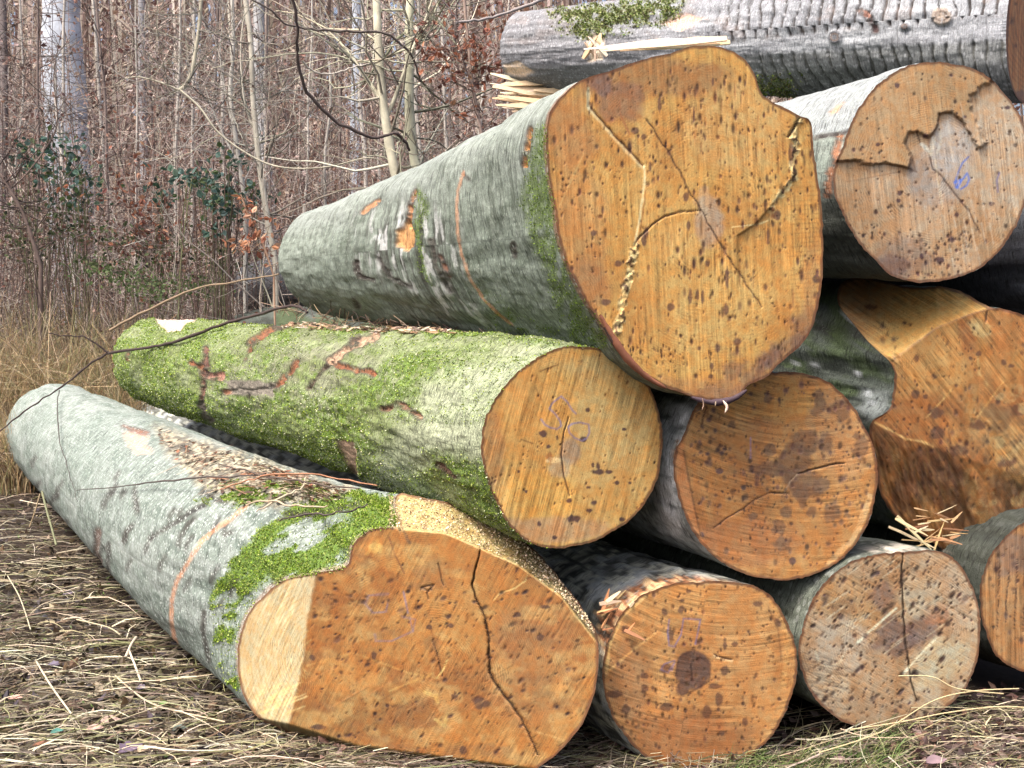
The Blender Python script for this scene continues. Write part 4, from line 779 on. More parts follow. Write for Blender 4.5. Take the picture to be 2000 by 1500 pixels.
# ---------------- G: right of the largest log, with a torn plate
G_plate = [(1600, 330), (1632, 312), (1680, 316), (1740, 322), (1775, 328), (1780, 300), (1768, 282), (1775, 262), (1790, 255), (1815, 270), (1830, 248), (1836, 220), (1862, 222), (1880, 240), (1895, 262), (1910, 290), (1926, 276), (1900, 225), (1893, 190), (1960, 140), (1850, 90), (1600, 90)]
def G_off(X, Y):
    return -softpoly(X + (v2(X, Y, 12, 12, 3, 8) - .5) * 16, Y + (v2(X, Y, 12, 12, 3, 9) - .5) * 16, G_plate, 3) * .013
def G_face(f):
    f.base((.44, .27, .145), (.50, .33, .20), (.38, .22, .11), 17)
    pl = softpoly(f.X, f.Y, G_plate, 3); n = v2(f.X, f.Y, 60, 60, 3, 2); f.col = f.col * (1 - pl[:, None] * .7) + (np.array([.47, .27, .12]) * (.75 + .4 * n[:, None])) * pl[:, None] * .7
    f.blob(1950, 300, 70, 120, (.52, .38, .26), .6, seed=3); f.blob(1760, 500, 60, 40, (.26, .16, .11), .7, .6, seed=4); f.blob(1740, 520, 30, 20, (.15, .09, .08), .7, .7, seed=5); f.blob(1700, 440, 60, 50, (.42, .25, .13), .5, seed=6)
    f.blob(1830, 345, 58, 66, (.40, .31, .25), .75, .25, seed=7); f.blob(1860, 290, 40, 60, (.48, .41, .36), .7, .3, seed=8); f.blob(1795, 345, 22, 40, (.33, .25, .20), .5, .3, seed=9)
    f.line([(1832, 240), (1838, 275), (1830, 300)], 2, (.7, .58, .42), .5)
    f.line(G_plate[1:15], 1.8, (.16, .08, .04), .75, 1); f.line([(1775, 328), (1788, 335), (1782, 305)], 2, (.1, .05, .03), .7)
    f.crack([(1790, 258), (1800, 285), (1815, 300), (1822, 330), (1840, 345), (1862, 375), (1890, 410), (1915, 455)], 1.4, .006, (.08, .04, .03)); f.line([(1800, 282), (1818, 300), (1824, 270)], 3.5, (.72, .62, .48), .8, 3); f.line([(1826, 310), (1832, 350), (1840, 400), (1845, 480)], 1.6, (.66, .52, .36), .7, 2)
    f.line([(1841, 410), (1850, 540)], 1.2, (.34, .18, .08), .7)
    f.line([(1655, 355), (1760, 335)], 1, (.25, .14, .08), .5)
    for c_ in ((1752, 166, 5, 5), (1808, 265, 6, 5), (1884, 228, 5, 4), (1715, 282, 4, 4), (1858, 468, 6, 5), (1800, 500, 4, 5), (1835, 508, 9, 6), (1968, 210, 7, 3), (1937, 398, 5, 5), (1757, 377, 5, 5), (1755, 392, 4, 4), (1868, 420, 5, 5)): f.blob(*c_, (.08, .04, .045), .9, .5, seed=int(c_[0]))
    f.specks(150, (1640, 140, 1990, 540), (1.0, 2.9), (1, 1.5), (.10, .05, .04), .85, None, 0, 12); f.specks(160, (1650, 450, 1900, 545), (1.0, 2.6), (1, 1.5), (.12, .06, .05), .85, None, 0, 13)
    f.line([(1892, 306), (1880, 318), (1872, 335), (1865, 357), (1867, 366), (1874, 358), (1882, 348), (1889, 338), (1893, 350), (1888, 362), (1877, 369)], 1.5, (.10, .17, .50), .85); f.line([(1865, 356), (1876, 352), (1870, 366)], 3, (.08, .16, .55), .8)
    f.line([(1952, 338), (1947, 352), (1949, 375)], 1.2, PEN, .7)
    for i in range(40):
        x0, y0 = rng.uniform(1850, 1990), rng.uniform(170, 480); f.line([(x0, y0), (x0 + 8, y0 + 40)], .9, (.66, .52, .38), .4)
def G_bark(B):
    X, Y = B['X'], B['Y']; vis = B['vis'] * 1.; col = bark_base(B, (.20, .24, .21), (.26, .30, .27), (.16, .18, .16), 85)
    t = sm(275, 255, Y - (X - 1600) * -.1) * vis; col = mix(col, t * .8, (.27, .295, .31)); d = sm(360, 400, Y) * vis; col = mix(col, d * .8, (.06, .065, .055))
    col, dis = scars(B, col, (fbm(B['Q'] * [8, 8, 16], 3, 5) - .5) * .008, [(1590, 270), (1615, 264), (1640, 262), (1660, 255)], 2, (.04, .03, .03), -.01, 2)
    col, dis = scars(B, col, dis, [(1625, 220), (1645, 205)], 4, (.50, .25, .12), -.005, 3, dark=False, a=.7)
    col, dis = scars(B, col, dis, [(1640, 270), (1632, 320), (1622, 340), (1618, 380)], 7, (.28, .13, .07), .0, 6)
    return col, dis, d * 0, .6 - d * .4
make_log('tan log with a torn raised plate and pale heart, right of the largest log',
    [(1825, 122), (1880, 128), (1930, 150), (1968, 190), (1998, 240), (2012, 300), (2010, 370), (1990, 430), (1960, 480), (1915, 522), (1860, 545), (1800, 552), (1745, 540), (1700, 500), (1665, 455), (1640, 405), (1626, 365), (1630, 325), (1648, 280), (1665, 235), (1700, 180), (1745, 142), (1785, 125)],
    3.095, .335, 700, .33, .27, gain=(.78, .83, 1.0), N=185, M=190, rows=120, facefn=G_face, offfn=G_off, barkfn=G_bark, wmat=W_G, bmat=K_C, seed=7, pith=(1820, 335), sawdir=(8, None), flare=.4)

# ---------------- H: fluted butt at the right
def H_off(X, Y):
    hy = np.interp(X, [1640, 1745, 1830, 1900, 1930, 2000], [760, 702, 640, 612, 604, 600]); up = np.clip(hy - Y, 0, None)
    ly = np.interp(X, [1700, 1740, 1800, 1900, 2000], [820, 850, 865, 900, 930]); dn = np.clip(Y - ly, 0, None)
    return up * .0020 * sm(1960, 1925, X) + dn * .0005
def H_face(f):
    f.base((.31, .13, .055), (.36, .18, .075), (.24, .095, .045), 18)
    hy = np.interp(f.X, [1640, 1745, 1830, 1900, 1930, 2000], [760, 702, 640, 612, 604, 560]); m = sm(-3, 3, hy - f.Y) * sm(1962, 1925, f.X); n = v2(f.X, f.Y, 60, 40, 3, 2); n2 = sm(1660, 1800, f.X + (f.Y - 600) * .6)[:, None]
    c = np.array([.50, .29, .12]) * n2 + np.array([.30, .17, .10]) * (1 - n2); f.col = f.col * (1 - m[:, None]) + c * (.8 + .4 * n[:, None]) * m[:, None]  # upper facet's sunlit look put into the colour, brighter than the main end
    for i in range(10): f.line([(1815 + (18 + i * 9) * math.cos(q), 640 + (10 + i * 5.5) * math.sin(q)) for q in np.linspace(3.4, 6.0, 10)], .7, (.38, .20, .08), .5, 1)
    f.line([(1745, 702), (1830, 640), (1900, 612), (1932, 604)], 1.5, (.12, .05, .03), .7, 2)
    f.blob(1830, 720, 80, 60, (.40, .22, .10), .6, .4, seed=3); f.blob(1960, 640, 40, 50, (.34, .16, .07), .5, seed=4); f.blob(1700, 880, 60, 60, (.19, .085, .05), .7, .5, seed=5); f.blob(1830, 930, 70, 50, (.12, .058, .048), .65, .7, seed=6)
    f.blob(1930, 990, 70, 50, (.20, .09, .055), .6, .5, seed=7); f.blob(1950, 850, 60, 50, (.30, .17, .09), .6, .7, seed=8); f.blob(1990, 900, 30, 60, (.34, .24, .14), .5, .8, seed=9)
    f.line([(1702, 822), (1735, 838), (1770, 858), (1800, 862), (1822, 872)], 2, (.58, .36, .18), .85, 2); f.line([(1860, 760), (1810, 815)], 1.5, (.56, .34, .16), .7, 1); f.line([(1960, 745), (1905, 820)], 1.2, (.52, .32, .15), .6, 1)
    f.line([(1910, 700), (1913, 730), (1930, 752)], 2, (.5, .32, .16), .6, 2); f.crack([(1928, 608), (1925, 630)], 3, .01); f.blob(1912, 640, 20, 16, (.40, .30, .18), .7, .6, seed=21)
    for c_ in ((1912, 690, 5, 6), (1790, 700, 5, 9), (1825, 735, 6, 5), (1788, 770, 8, 8), (1807, 775, 5, 5), (1828, 805, 14, 12), (1830, 845, 13, 12), (1960, 708, 6, 5), (1975, 715, 6, 4), (1895, 700, 4, 4), (1700, 600, 14, 6), (1910, 830, 16, 10), (1960, 905, 18, 8), (1990, 800, 12, 12), (1870, 880, 20, 10)): f.blob(*c_, (.10, .048, .04), .85, .5, seed=int(c_[0]))
    f.specks(220, (1720, 630, 2080, 1040), (1.2, 4.2), (1, 1.6), (.11, .05, .045), .8, None, 0, 14); f.specks(200, (1720, 630, 2080, 1050), (.8, 2), (1, 2.5), (.13, .06, .04), .8, None, 0, 15)
    for i in range(50):
        x0, y0 = rng.uniform(1730, 1860), rng.uniform(840, 1000); f.line([(x0, y0), (x0 + 8, y0 + 34)], .8, (.38, .20, .10) if i % 2 else (.12, .05, .03), .45)
def H_rough(f):
    d = f.Y - np.interp(f.X, [1700, 1740, 1800, 1900, 2000, 2100], [830, 850, 870, 900, 930, 950]); m = sm(-10, 40, d)
    xr = f.X * .97 - f.Y * .24; yr = f.X * .24 + f.Y * .97; n = v2(xr, yr, 7, 60, 4, 33); n2 = v2(xr, yr, 30, 80, 3, 35)
    f.off += m * ((n - .5) * .03 + (n2 - .5) * .05); f.col = mix(f.col, m * sm(.5, .7, n) * .55, (.34, .20, .11)); f.col = mix(f.col, m * sm(.52, .62, n2) * .6, (.10, .05, .04))
    m2 = sm(1840, 1960, f.X) * sm(700, 800, f.Y); b = v2(f.X, f.Y, 26, 20, 4, 36); f.col = mix(f.col, m2 * sm(.5, .6, b) * .6, (.13, .075, .05)); f.col = mix(f.col, m2 * sm(.42, .36, b) * .5, (.42, .29, .17))
    f.off += (v2(xr, yr, 22, 90, 3, 39) - .5) * .016
def H_bark(B):
    X, Y = B['X'], B['Y']; vis = B['vis'] * 1.; col = bark_base(B, (.085, .10, .085), (.12, .145, .125), (.03, .035, .028), 95) * .6
    mo = sm(.5, .62, v2(X, Y, 40, 40, 4, 3)) * vis * .6; col = mix(col, mo, (.045, .075, .015))
    for p_ in ((1661, 629), (1594, 710), (1674, 730), (1695, 768), (1556, 708), (1700, 785)): col = mix(col, sm(7, 2, np.hypot(X - p_[0], (Y - p_[1]) * .8)) * vis, (.6, .63, .68))
    g = softpoly(X + (v2(X, Y, 12, 12, 3, 6) - .5) * 20, Y, [(1680, 760), (1735, 765), (1735, 800), (1700, 820), (1680, 800)], 8) * vis; col = mix(col, g * .6, (.30, .34, .34))
    return col, (fbm(B['Q'] * [9, 9, 9], 4, 5) - .5) * .045, mo, .15 + 0 * X
lgH = make_log('large irregular log at the right edge with dark mossy bark and a splintered lower corner',
    [(1700, 545), (1780, 562), (1850, 560), (1895, 578), (1930, 598), (1985, 610), (2040, 640), (2080, 700), (2100, 800), (2095, 900), (2070, 960), (2010, 1012), (1940, 1055), (1865, 1082), (1810, 1050), (1755, 1015), (1720, 965), (1708, 900), (1698, 850), (1705, 822), (1738, 798), (1746, 750), (1742, 712), (1700, 672), (1665, 630), (1638, 595), (1640, 558), (1665, 545)],
    3.23, .38, 500, .40, .33, gain=(.9, .92, .8), zc=1.02, N=190, M=220, rows=120, facefn=lambda f: (H_face(f), H_rough(f)), offfn=H_off, barkfn=H_bark, wmat=W_F, bmat=K_C, seed=8, pith=(1910, 700), sawdir=(40, None), flare=.9, center=(1885, 800))

# ---------------- I, K: logs cut by the right edge
def I_face(f):
    f.base((.34, .18, .085), (.28, .14, .065), (.40, .23, .12), 19); f.blob(1985, 1080, 50, 40, (.15, .10, .09), .7, .6, seed=2)
    for i in range(9): x0 = 1950 + i * 17; f.crack([(x0 + 3, 1100 + rng.uniform(-20, 20)), (x0, 1160), (x0 - 3, 1210 + rng.uniform(-20, 30))], 1.3, .006, (.05, .025, .02))
    f.specks(150, (1925, 1040, 2200, 1290), (1.2, 4), (1, 1.8), (.11, .06, .06), .8, None, 0, 16)
make_log('rough brown log with several fine vertical cracks, lowest right, cut off by the picture edge',
    [(2075, 1000), (2150, 1025), (2215, 1090), (2235, 1160), (2215, 1240), (2160, 1295), (2075, 1320), (2000, 1312), (1950, 1285), (1925, 1235), (1914, 1180), (1920, 1120), (1945, 1070), (2000, 1020)],
    3.52, .28, 400, .28, .26, N=110, M=130, rows=70, facefn=I_face, barkfn=lambda B: (lambda q: (q[0] * .4, q[1], q[2], q[3] * .2))(E_bark(B)), wmat=W_F, bmat=K_D, seed=9, sawdir=(2, None), flare=.4)
def K_face(f): f.base((.3, .16, .08), (.26, .13, .06), (.36, .2, .1), 20)
def K_bark(B):
    col = bark_base(B, (.05, .055, .065), (.075, .08, .095), (.035, .035, .04), 105); e = sm(1950, 2000, B['X']) * sm(.55, .7, v2(B['X'], B['Y'], 20, 40, 3, 4)) * .6
    return mix(col, e, (.20, .22, .27)), (fbm(B['Q'] * [8, 8, 16], 3, 5) - .5) * .01, e * 0, .1 + 0 * e
make_log('blackish log deep in the dark gap under the tan log with the torn plate',
    [(2180, 330), (2260, 350), (2320, 410), (2345, 490), (2320, 570), (2260, 630), (2180, 650), (2100, 630), (2040, 570), (2018, 490), (2040, 410), (2100, 350)],
    3.86, .285, 500, .30, .28, N=50, M=120, rows=60, facefn=K_face, barkfn=K_bark, wmat=W_F, bmat=K_C, seed=10, flare=.4)

# ---------------- J: ridged grey log lying across the top
J0 = at(2012, 52, 4.95); J1 = at(1018, 100, 6.35)
axJ = (J1 - J0) / np.linalg.norm(J1 - J0)
def J_face(f):
    f.base((.33, .15, .065), (.38, .19, .09), (.28, .12, .05), 23)
    for i in range(16): r_ = 20 + i * 8; f.line([(2060 - r_ * math.cos(q) * .85, 40 + r_ * math.sin(q) * 1.1) for q in np.linspace(-1.3, 1.5, 10)], .8, (.14, .06, .03), .5, 1)
    f.specks(30, (1950, -40, 2150, 190), (1.5, 4), (1, 2), (.1, .05, .04), .8, None, 0, 17); f.blob(1985, 190, 30, 14, (.12, .07, .07), .7, .6, seed=4)
def J_bark(B):
    X, Y = B['X'], B['Y']; vis = B['vis'] * 1.; col = bark_base(B, (.23, .245, .27), (.30, .32, .345), (.17, .18, .20), 115)
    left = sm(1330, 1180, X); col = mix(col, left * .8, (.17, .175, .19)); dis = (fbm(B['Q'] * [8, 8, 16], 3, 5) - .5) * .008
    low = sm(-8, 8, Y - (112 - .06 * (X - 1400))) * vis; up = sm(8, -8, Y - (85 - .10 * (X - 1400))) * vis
    wob = (fbm(B['Q'] * [2.5, 2.5, 6], 3, 6) - .5)
    s_ = B['S'] / .052 + wob * .9 + B['arc'] * 2.; rib = np.abs((s_ % 1) - .5); rib = sm(.34, .46, rib) * sm(.3, .5, fbm(np.stack([B['arc'] * 6, np.floor(s_) * 7.3, 0 * X], -1), 2, 7) + .12)
    mk = np.clip(low + up, 0, 1) * sm(1380, 1450, X + Y * .4); col = mix(col, np.clip(rib * mk * 1.1, 0, .96), (.035, .03, .03)); dis -= rib * mk * .010
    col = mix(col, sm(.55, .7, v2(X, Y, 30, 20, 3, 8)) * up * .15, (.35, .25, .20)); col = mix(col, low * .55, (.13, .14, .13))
    mo = softpoly(X + (v2(X, Y, 30, 20, 3, 9) - .5) * 40, Y + (v2(X, Y, 20, 20, 3, 10) - .5) * 20, [(1070, 20), (1240, 5), (1340, 0), (1330, 30), (1250, 55), (1150, 75), (1080, 60)], 12) * vis
    mo = np.maximum(mo, softpoly(X, Y, [(1480, 150), (1560, 150), (1550, 190), (1480, 190)], 16) * .7 * vis); mo = mo * sm(.3, .55, v2(X, Y, 14, 10, 3, 19)); col = mix(col, mo * .8, (.14, .18, .06))
    for cx_, cy_, r_ in ((1840, 32, 19), (1632, 72, 13), (1768, 52, 8)):
        d = np.hypot(X - cx_, (Y - cy_) * 1.1); col = mix(col, sm(r_ + 3, r_ - 2, d) * vis * .8, (.33, .27, .22) if r_ > 15 else (.07, .07, .08)); col = mix(col, sm(2.5, 1, np.abs(d - r_ * .55)) * vis * .7, (.14, .10, .08)); dis += sm(r_ + 5, r_ - 3, d) * vis * .012
    col, dis = scars(B, col, dis, [(1700, 35), (1710, 60)], 4, (.08, .05, .05), -.006, 4); col, dis = scars(B, col, dis, [(1682, 22), (1695, 30)], 5, (.25, .13, .10), -.004, 4)
    col, dis, m = patch(B, col, dis, [(1145, 85), (1160, 62), (1180, 70), (1175, 115), (1150, 122)], (.62, .52, .40), -.01, rag=6, dark=True)
    col, dis, m = patch(B, col, dis, [(1290, 45), (1330, 25), (1380, 35), (1330, 60)], (.55, .38, .30), -.006, rag=8)
    col, dis, m = patch(B, col, dis, [(985, 128), (1010, 120), (1040, 140), (1020, 150), (990, 145)], (.65, .52, .38), -.006, rag=5)
    return col, dis, mo, .5 + 0 * X
UJ = np.cross(axJ, [0, 0, 1.]); UJ /= np.linalg.norm(UJ); VJ = np.cross(UJ, axJ)
th_ = np.linspace(0, 2 * np.pi, 22, endpoint=False)
ringJ = J0 + .275 * (np.cos(th_)[:, None] * UJ + np.sin(th_)[:, None] * VJ); jx, jy = proj(ringJ)
oJ = list(zip(jx, jy)); pl = J0 - UJ * .2; pr = J0 + UJ * .2
if jx[0] < jx[11]: pl, pr = J0 + UJ * .2, J0 - UJ * .2
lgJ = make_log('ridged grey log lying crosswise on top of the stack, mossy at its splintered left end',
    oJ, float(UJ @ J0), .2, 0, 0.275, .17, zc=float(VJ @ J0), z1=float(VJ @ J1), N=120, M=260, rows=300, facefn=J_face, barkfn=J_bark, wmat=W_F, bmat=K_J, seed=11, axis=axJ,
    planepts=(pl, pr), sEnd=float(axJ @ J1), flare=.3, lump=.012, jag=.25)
moss_tufts(lgJ, 6000, [(.12, .17, .04), (.20, .25, .08), (.28, .30, .14), (.12, .11, .06)], (.006, .014), lift=.3)

# splintered wood hanging below the left end of that log
def splinters(root, base, n, px, py, yd, L, wv, dirv, cols, name='splinter', spread=.12, join_rest=0):
    ps = []
    for i in range(n):
        p0 = at(rng.uniform(*px), rng.uniform(*py), yd + rng.uniform(-.06, .06)); l = rng.uniform(*L); d = norm(np.array(dirv) + rng.normal(size=3) * spread)
        s_ = norm(np.cross(d, [0, .3, 1.])); u_ = np.cross(s_, d); wa = rng.uniform(*wv); wb = wa * rng.uniform(.3, .6)
        k = np.linspace(0, 1, 5); V = []
        for t in k:
            c = p0 + d * l * (t - .5) + u_ * .06 * l * (t - .5) ** 2 * rng.uniform(-1, 1); e = (1 - .75 * t ** 2) if t > 0 else .7
            for a_, b_ in ((-1, -1), (1, -1), (1, 1), (-1, 1)): V.append(c + s_ * wb * a_ * e + u_ * wa * b_ * e * rng.uniform(.8, 1.1))
        V = np.array(V); Q = grid_quads(5, 4, True); Q = np.vstack([Q, [[3, 2, 1, 0], [16, 17, 18, 19]]]); c = pal(1, cols, .15)
        mesh(name, V, Q, mat=M_chip, parent=root, attrs={'Col': np.repeat(c, len(V), 0)}, org=base, smooth=False)
W_ = [(.62, .50, .34), (.55, .42, .27), (.42, .30, .18), (.70, .60, .45)]
splinters(lgJ['root'], lgJ['base'], 34, (1010, 1100), (150, 222), 6.25, (.12, .34), (.006, .018), (-1, .1, .12), W_, spread=.07)
splinters(lgJ['root'], lgJ['base'], 7, (1030, 1090), (175, 215), 6.25, (.25, .34), (.025, .035), (-1, .1, .10), [(.60, .50, .36), (.50, .38, .25)], spread=.04)
splinters(lgJ['root'], lgJ['base'], 5, (1235, 1400), (82, 96), 5.35, (.25, .40), (.008, .014), (-1, .1, -.08), W_, spread=.04)
splinters(lgJ['root'], lgJ['base'], 2, (1290, 1320), (86, 92), 5.3, (.42, .5), (.014, .017), (-1, .1, -.10), [(.72, .60, .42)], spread=.02)
splinters(lgJ['root'], lgJ['base'], 5, (1145, 1175), (75, 115), 5.75, (.06, .12), (.008, .016), (-.3, .1, 1), W_, spread=.3)
splinters(lgH['root'], lgH['base'], 26, (1785, 1880), (995, 1065), 4.26, (.03, .10), (.0015, .005), (1, -.1, .12), [(.34, .20, .09), (.48, .32, .16), (.18, .09, .045), (.58, .46, .3)], spread=.35)
splinters(lgH['root'], lgH['base'], 3, (1780, 1810), (1025, 1050), 4.2, (.10, .18), (.003, .006), (1, .1, -.65), [(.6, .46, .28)], spread=.12)
splinters(lgD['root'], lgD['base'], 22, (1180, 1240), (1160, 1240), 3.98, (.03, .08), (.003, .008), (1, .1, .7), [(.60, .40, .2), (.42, .2, .09), (.7, .56, .36)], spread=.5)
# bark strip hanging off the lower left rim of the largest log
def strip(root, base, pts, y, wd, c, name, th=.006, mat=None):
    P = catmull(pts, 4, False); ys = np.interp(np.linspace(0, 1, len(P)), np.linspace(0, 1, len(y)), y); Wp = at(P[:, 0], P[:, 1], ys); n = len(P)
    wv = wd * (np.sin(np.linspace(.15, np.pi - .1, n)) ** .6) * (.8 + .4 * rng.random(n)); V, Q, C = tubes(Wp[None], wv[None], 6, [c]); C = C * (.7 + .6 * fbm(V * 30, 3, 4)[:, None])
    return mesh(name, V, Q, mat=mat or M_chip, parent=root, attrs={'Col': C}, org=base)
strip(lgC['root'], lgC['base'], [(1172, 615), (1195, 655), (1225, 700), (1262, 735), (1300, 758)], [3.66, 3.68, 3.72], .011, (.20, .08, .045), 'bark_flap')
strip(lgC['root'], lgC['base'], [(1180, 640), (1210, 685), (1240, 720)], [3.66, 3.7], .007, (.05, .03, .025), 'bark_flap')
strip(lgC['root'], lgC['base'], [(1350, 776), (1390, 786), (1430, 780), (1458, 762)], [3.72, 3.76], .010, (.055, .035, .045), 'bark_flap')
strip(lgC['root'], lgC['base'], [(1412, 782), (1420, 795), (1416, 806)], [3.70, 3.70], .004, (.65, .5, .4), 'root_hair')
strip(lgC['root'], lgC['base'], [(1372, 778), (1374, 792), (1371, 800)], [3.70, 3.70], .002, (.3, .2, .15), 'root_hair')
strip(lgC['root'], lgC['base'], [(1398, 784), (1397, 793)], [3.70, 3.70], .002, (.45, .35, .25), 'root_hair')

# ================================================================== straw, leaves and twigs on the ground
def arcs(P0, ang, L, N, lift, sag=.0, curl=.3):           # lying stalks
    K = len(P0); t = np.linspace(-.5, .5, N)[None]; th = ang[:, None] + curl * t * rng.normal(size=(K, 1)) * 2
    d = np.stack([np.cos(th), np.sin(th), 0 * th], -1); step = L[:, None, None] / (N - 1) * d; P = np.cumsum(step, 1); P = P - P[:, N // 2:N // 2 + 1] + P0[:, None]
    P[..., 2] = ground_z(P[..., 0], P[..., 1]) + lift[:, None] * (1 - (2 * t) ** 2 * rng.uniform(-.3, 1.3, (K, 1))) + rng.uniform(-.06, .06, (K, 1)) * t * L[:, None] * 4 * .3 + .004
    P[..., :2] += np.stack([rng.normal(size=(K, N)) * .0015, rng.normal(size=(K, N)) * .0015], -1)
    return P
def px_ground(n, bx, by, zoff=0.):                         # ground points under a window of the view
    px = rng.uniform(*bx, n); py = by[0] + (by[1] - by[0]) * rng.random(n); d = ray(px, py); t = -(H - zoff) / d[:, 2]; return CAM + d * t[:, None]
STRAW = [(.32, .28, .19), (.44, .41, .31), (.20, .16, .12), (.11, .085, .065), (.26, .25, .13), (.07, .055, .045), (.15, .15, .07), (.16, .11, .08)]
parts = []
def lay(n, bx, by, ang0, angs, L, wd, cols, lift, zoff=0.):
    P0 = px_ground(n, bx, by, zoff); P = arcs(P0, rng.normal(ang0, angs, n), rng.uniform(*L, n), 5, rng.uniform(0, lift, n), curl=.35)
    Wd = (rng.uniform(*wd, n)[:, None] * np.linspace(1, .35, 5)[None]); T = norm(np.gradient(P, axis=1)); S = norm(np.cross(T, rdir(n, 1.2)[:, None] + 0 * T))
    parts.append(ribbons(P, Wd, S, pal(n, cols, .35)))
lay(2300, (-120, 620), (905, 1560), .18, .42, (.12, .42), (.0014, .0034), STRAW, .05)
lay(2200, (-120, 620), (905, 1560), .2, 1.5, (.05, .25), (.0012, .0026), STRAW, .06)
lay(230, (-100, 560), (1000, 1540), .1, .5, (.2, .55), (.0018, .0032), [(.50, .45, .33), (.42, .37, .26)], .07)
lay(1500, (560, 1250), (1380, 1560), .1, .5, (.1, .35), (.0012, .0026), STRAW, .04)
lay(1500, (1180, 2100), (1400, 1600), .15, 1.0, (.08, .32), (.0012, .0024), STRAW, .05, .08)
lay(60, (1450, 2100), (1350, 1470), .25, .5, (.2, .5), (.0014, .0024), [(.46, .40, .26), (.35, .30, .18)], .05, .10)
lay(2600, (-1100, -110), (905, 1700), .15, .8, (.10, .40), (.0014, .0030), STRAW, .04)
lay(1500, (2100, 3300), (1150, 1700), .15, 1.0, (.10, .35), (.0014, .0028), STRAW, .04)
V, Q, C = join(parts); mesh('straw_litter', V, Q, mat=M_straw, attrs={'Col': C}, label='dry flattened straw matted over the ground in front of and beside the logs', category='straw', kind='stuff', smooth=False)
# green grass at the bottom right
n = 1500; P0 = px_ground(n, (1400, 1760), (1455, 1600), .05); P0[:, 2] = ground_z(P0[:, 0], P0[:, 1]); t = np.linspace(0, 1, 6)[None]
az = rng.normal(.2, 1.0, n); lean = rng.uniform(.5, 1.5, n); L = rng.uniform(.04, .11, n)
P = P0[:, None] + np.stack([np.cos(az)[:, None] * t ** 1.6 * lean[:, None] * L[:, None], np.sin(az)[:, None] * t ** 1.6 * lean[:, None] * L[:, None], (t - .45 * lean[:, None] * t ** 2.2) * L[:, None]], -1)
S = norm(np.cross(np.gradient(P, axis=1), rdir(n)[:, None] + 0 * P)); V, Q, C = ribbons(P, rng.uniform(.0012, .0024, n)[:, None] * (1 - .8 * t), S, pal(n, [(.07, .12, .03), (.13, .19, .06), (.26, .28, .13), (.04, .07, .02)], .3))
mesh('green_grass', V, Q, mat=M_leaf, attrs={'Col': C}, label='fresh green grass tuft at the foot of the bottom-row logs', category='grass', kind='stuff', smooth=False)
# small litter
parts = []
for n, bx, by, cols, sz in ((12000, (-150, 640), (900, 1580), [(.065, .045, .03), (.12, .095, .065), (.035, .026, .02), (.24, .20, .14), (.06, .05, .06), (.022, .018, .013), (.12, .08, .045), (.09, .075, .04)], (.012, .055)), (2600, (560, 2100), (1400, 1600), [(.16, .09, .07), (.20, .15, .13), (.08, .05, .05)], (.015, .045)),
                            (3500, (-1100, -140), (900, 1700), [(.10, .06, .045), (.05, .03, .03), (.18, .13, .10)], (.015, .05)), (2500, (2100, 3300), (1000, 1700), [(.10, .06, .045), (.05, .03, .03), (.18, .13, .10)], (.015, .05)),
                            (800, (-150, 640), (900, 1580), [(.07, .12, .03), (.12, .18, .05)], (.01, .028))):
    P0 = px_ground(n, bx, by); P0[:, 2] = ground_z(P0[:, 0], P0[:, 1]) + rng.uniform(.003, .022, n); L = rng.uniform(*sz, n)
    parts.append(flakes(P0, rdir(n) * [1, 1, .35], rdir(n, 1.5), L, L * rng.uniform(.22, .38, n), pal(n, cols, .35)))
V, Q, C = join(parts); mesh('leaf_litter', V, Q, mat=M_leaf, attrs={'Col': C}, label='small brown and purplish dead leaves between the straw', category='leaf litter', kind='stuff', smooth=False)
# the larger fallen leaves one by one
def big_leaf(px, py, L, col, az, label, lobes=0, zoff=.03):
    d = ray(px, py); p = CAM + d * (-(H - zoff) / d[2]); t = np.linspace(0, 1, 9); w = np.sin(np.pi * t ** .8) * .30 * L * (1 + (.35 * np.cos(t * 22) if lobes else .05 * np.cos(t * 40)))
    D = np.array([math.cos(az), math.sin(az), .10]); S = np.array([-math.sin(az), math.cos(az), .25]); V = []
    for i in range(9):
        c = D * L * (t[i] - .5) + np.array([0, 0, 1.]) * (.25 * L * (t[i] - .5) ** 2)
        for s_ in (-1, -.5, 0, .5, 1): V.append(c + S * w[i] * s_ + np.array([0, 0, 1.]) * abs(s_) * w[i] * .55 + rng.normal(size=3) * L * .012)
    V = np.array(V); b = p; C = np.repeat(pal(1, [col], .1), 45, 0); C = C * (.8 + .4 * fbm(V * 60, 3, 2)[:, None]); C[2::5] *= 1.35
    o = mesh('fallen_leaf', V + b, grid_quads(9, 5), mat=M_leaf, attrs={'Col': C}, org=b, label=label, category='leaf', group='larger fallen leaves in the straw')
    return o
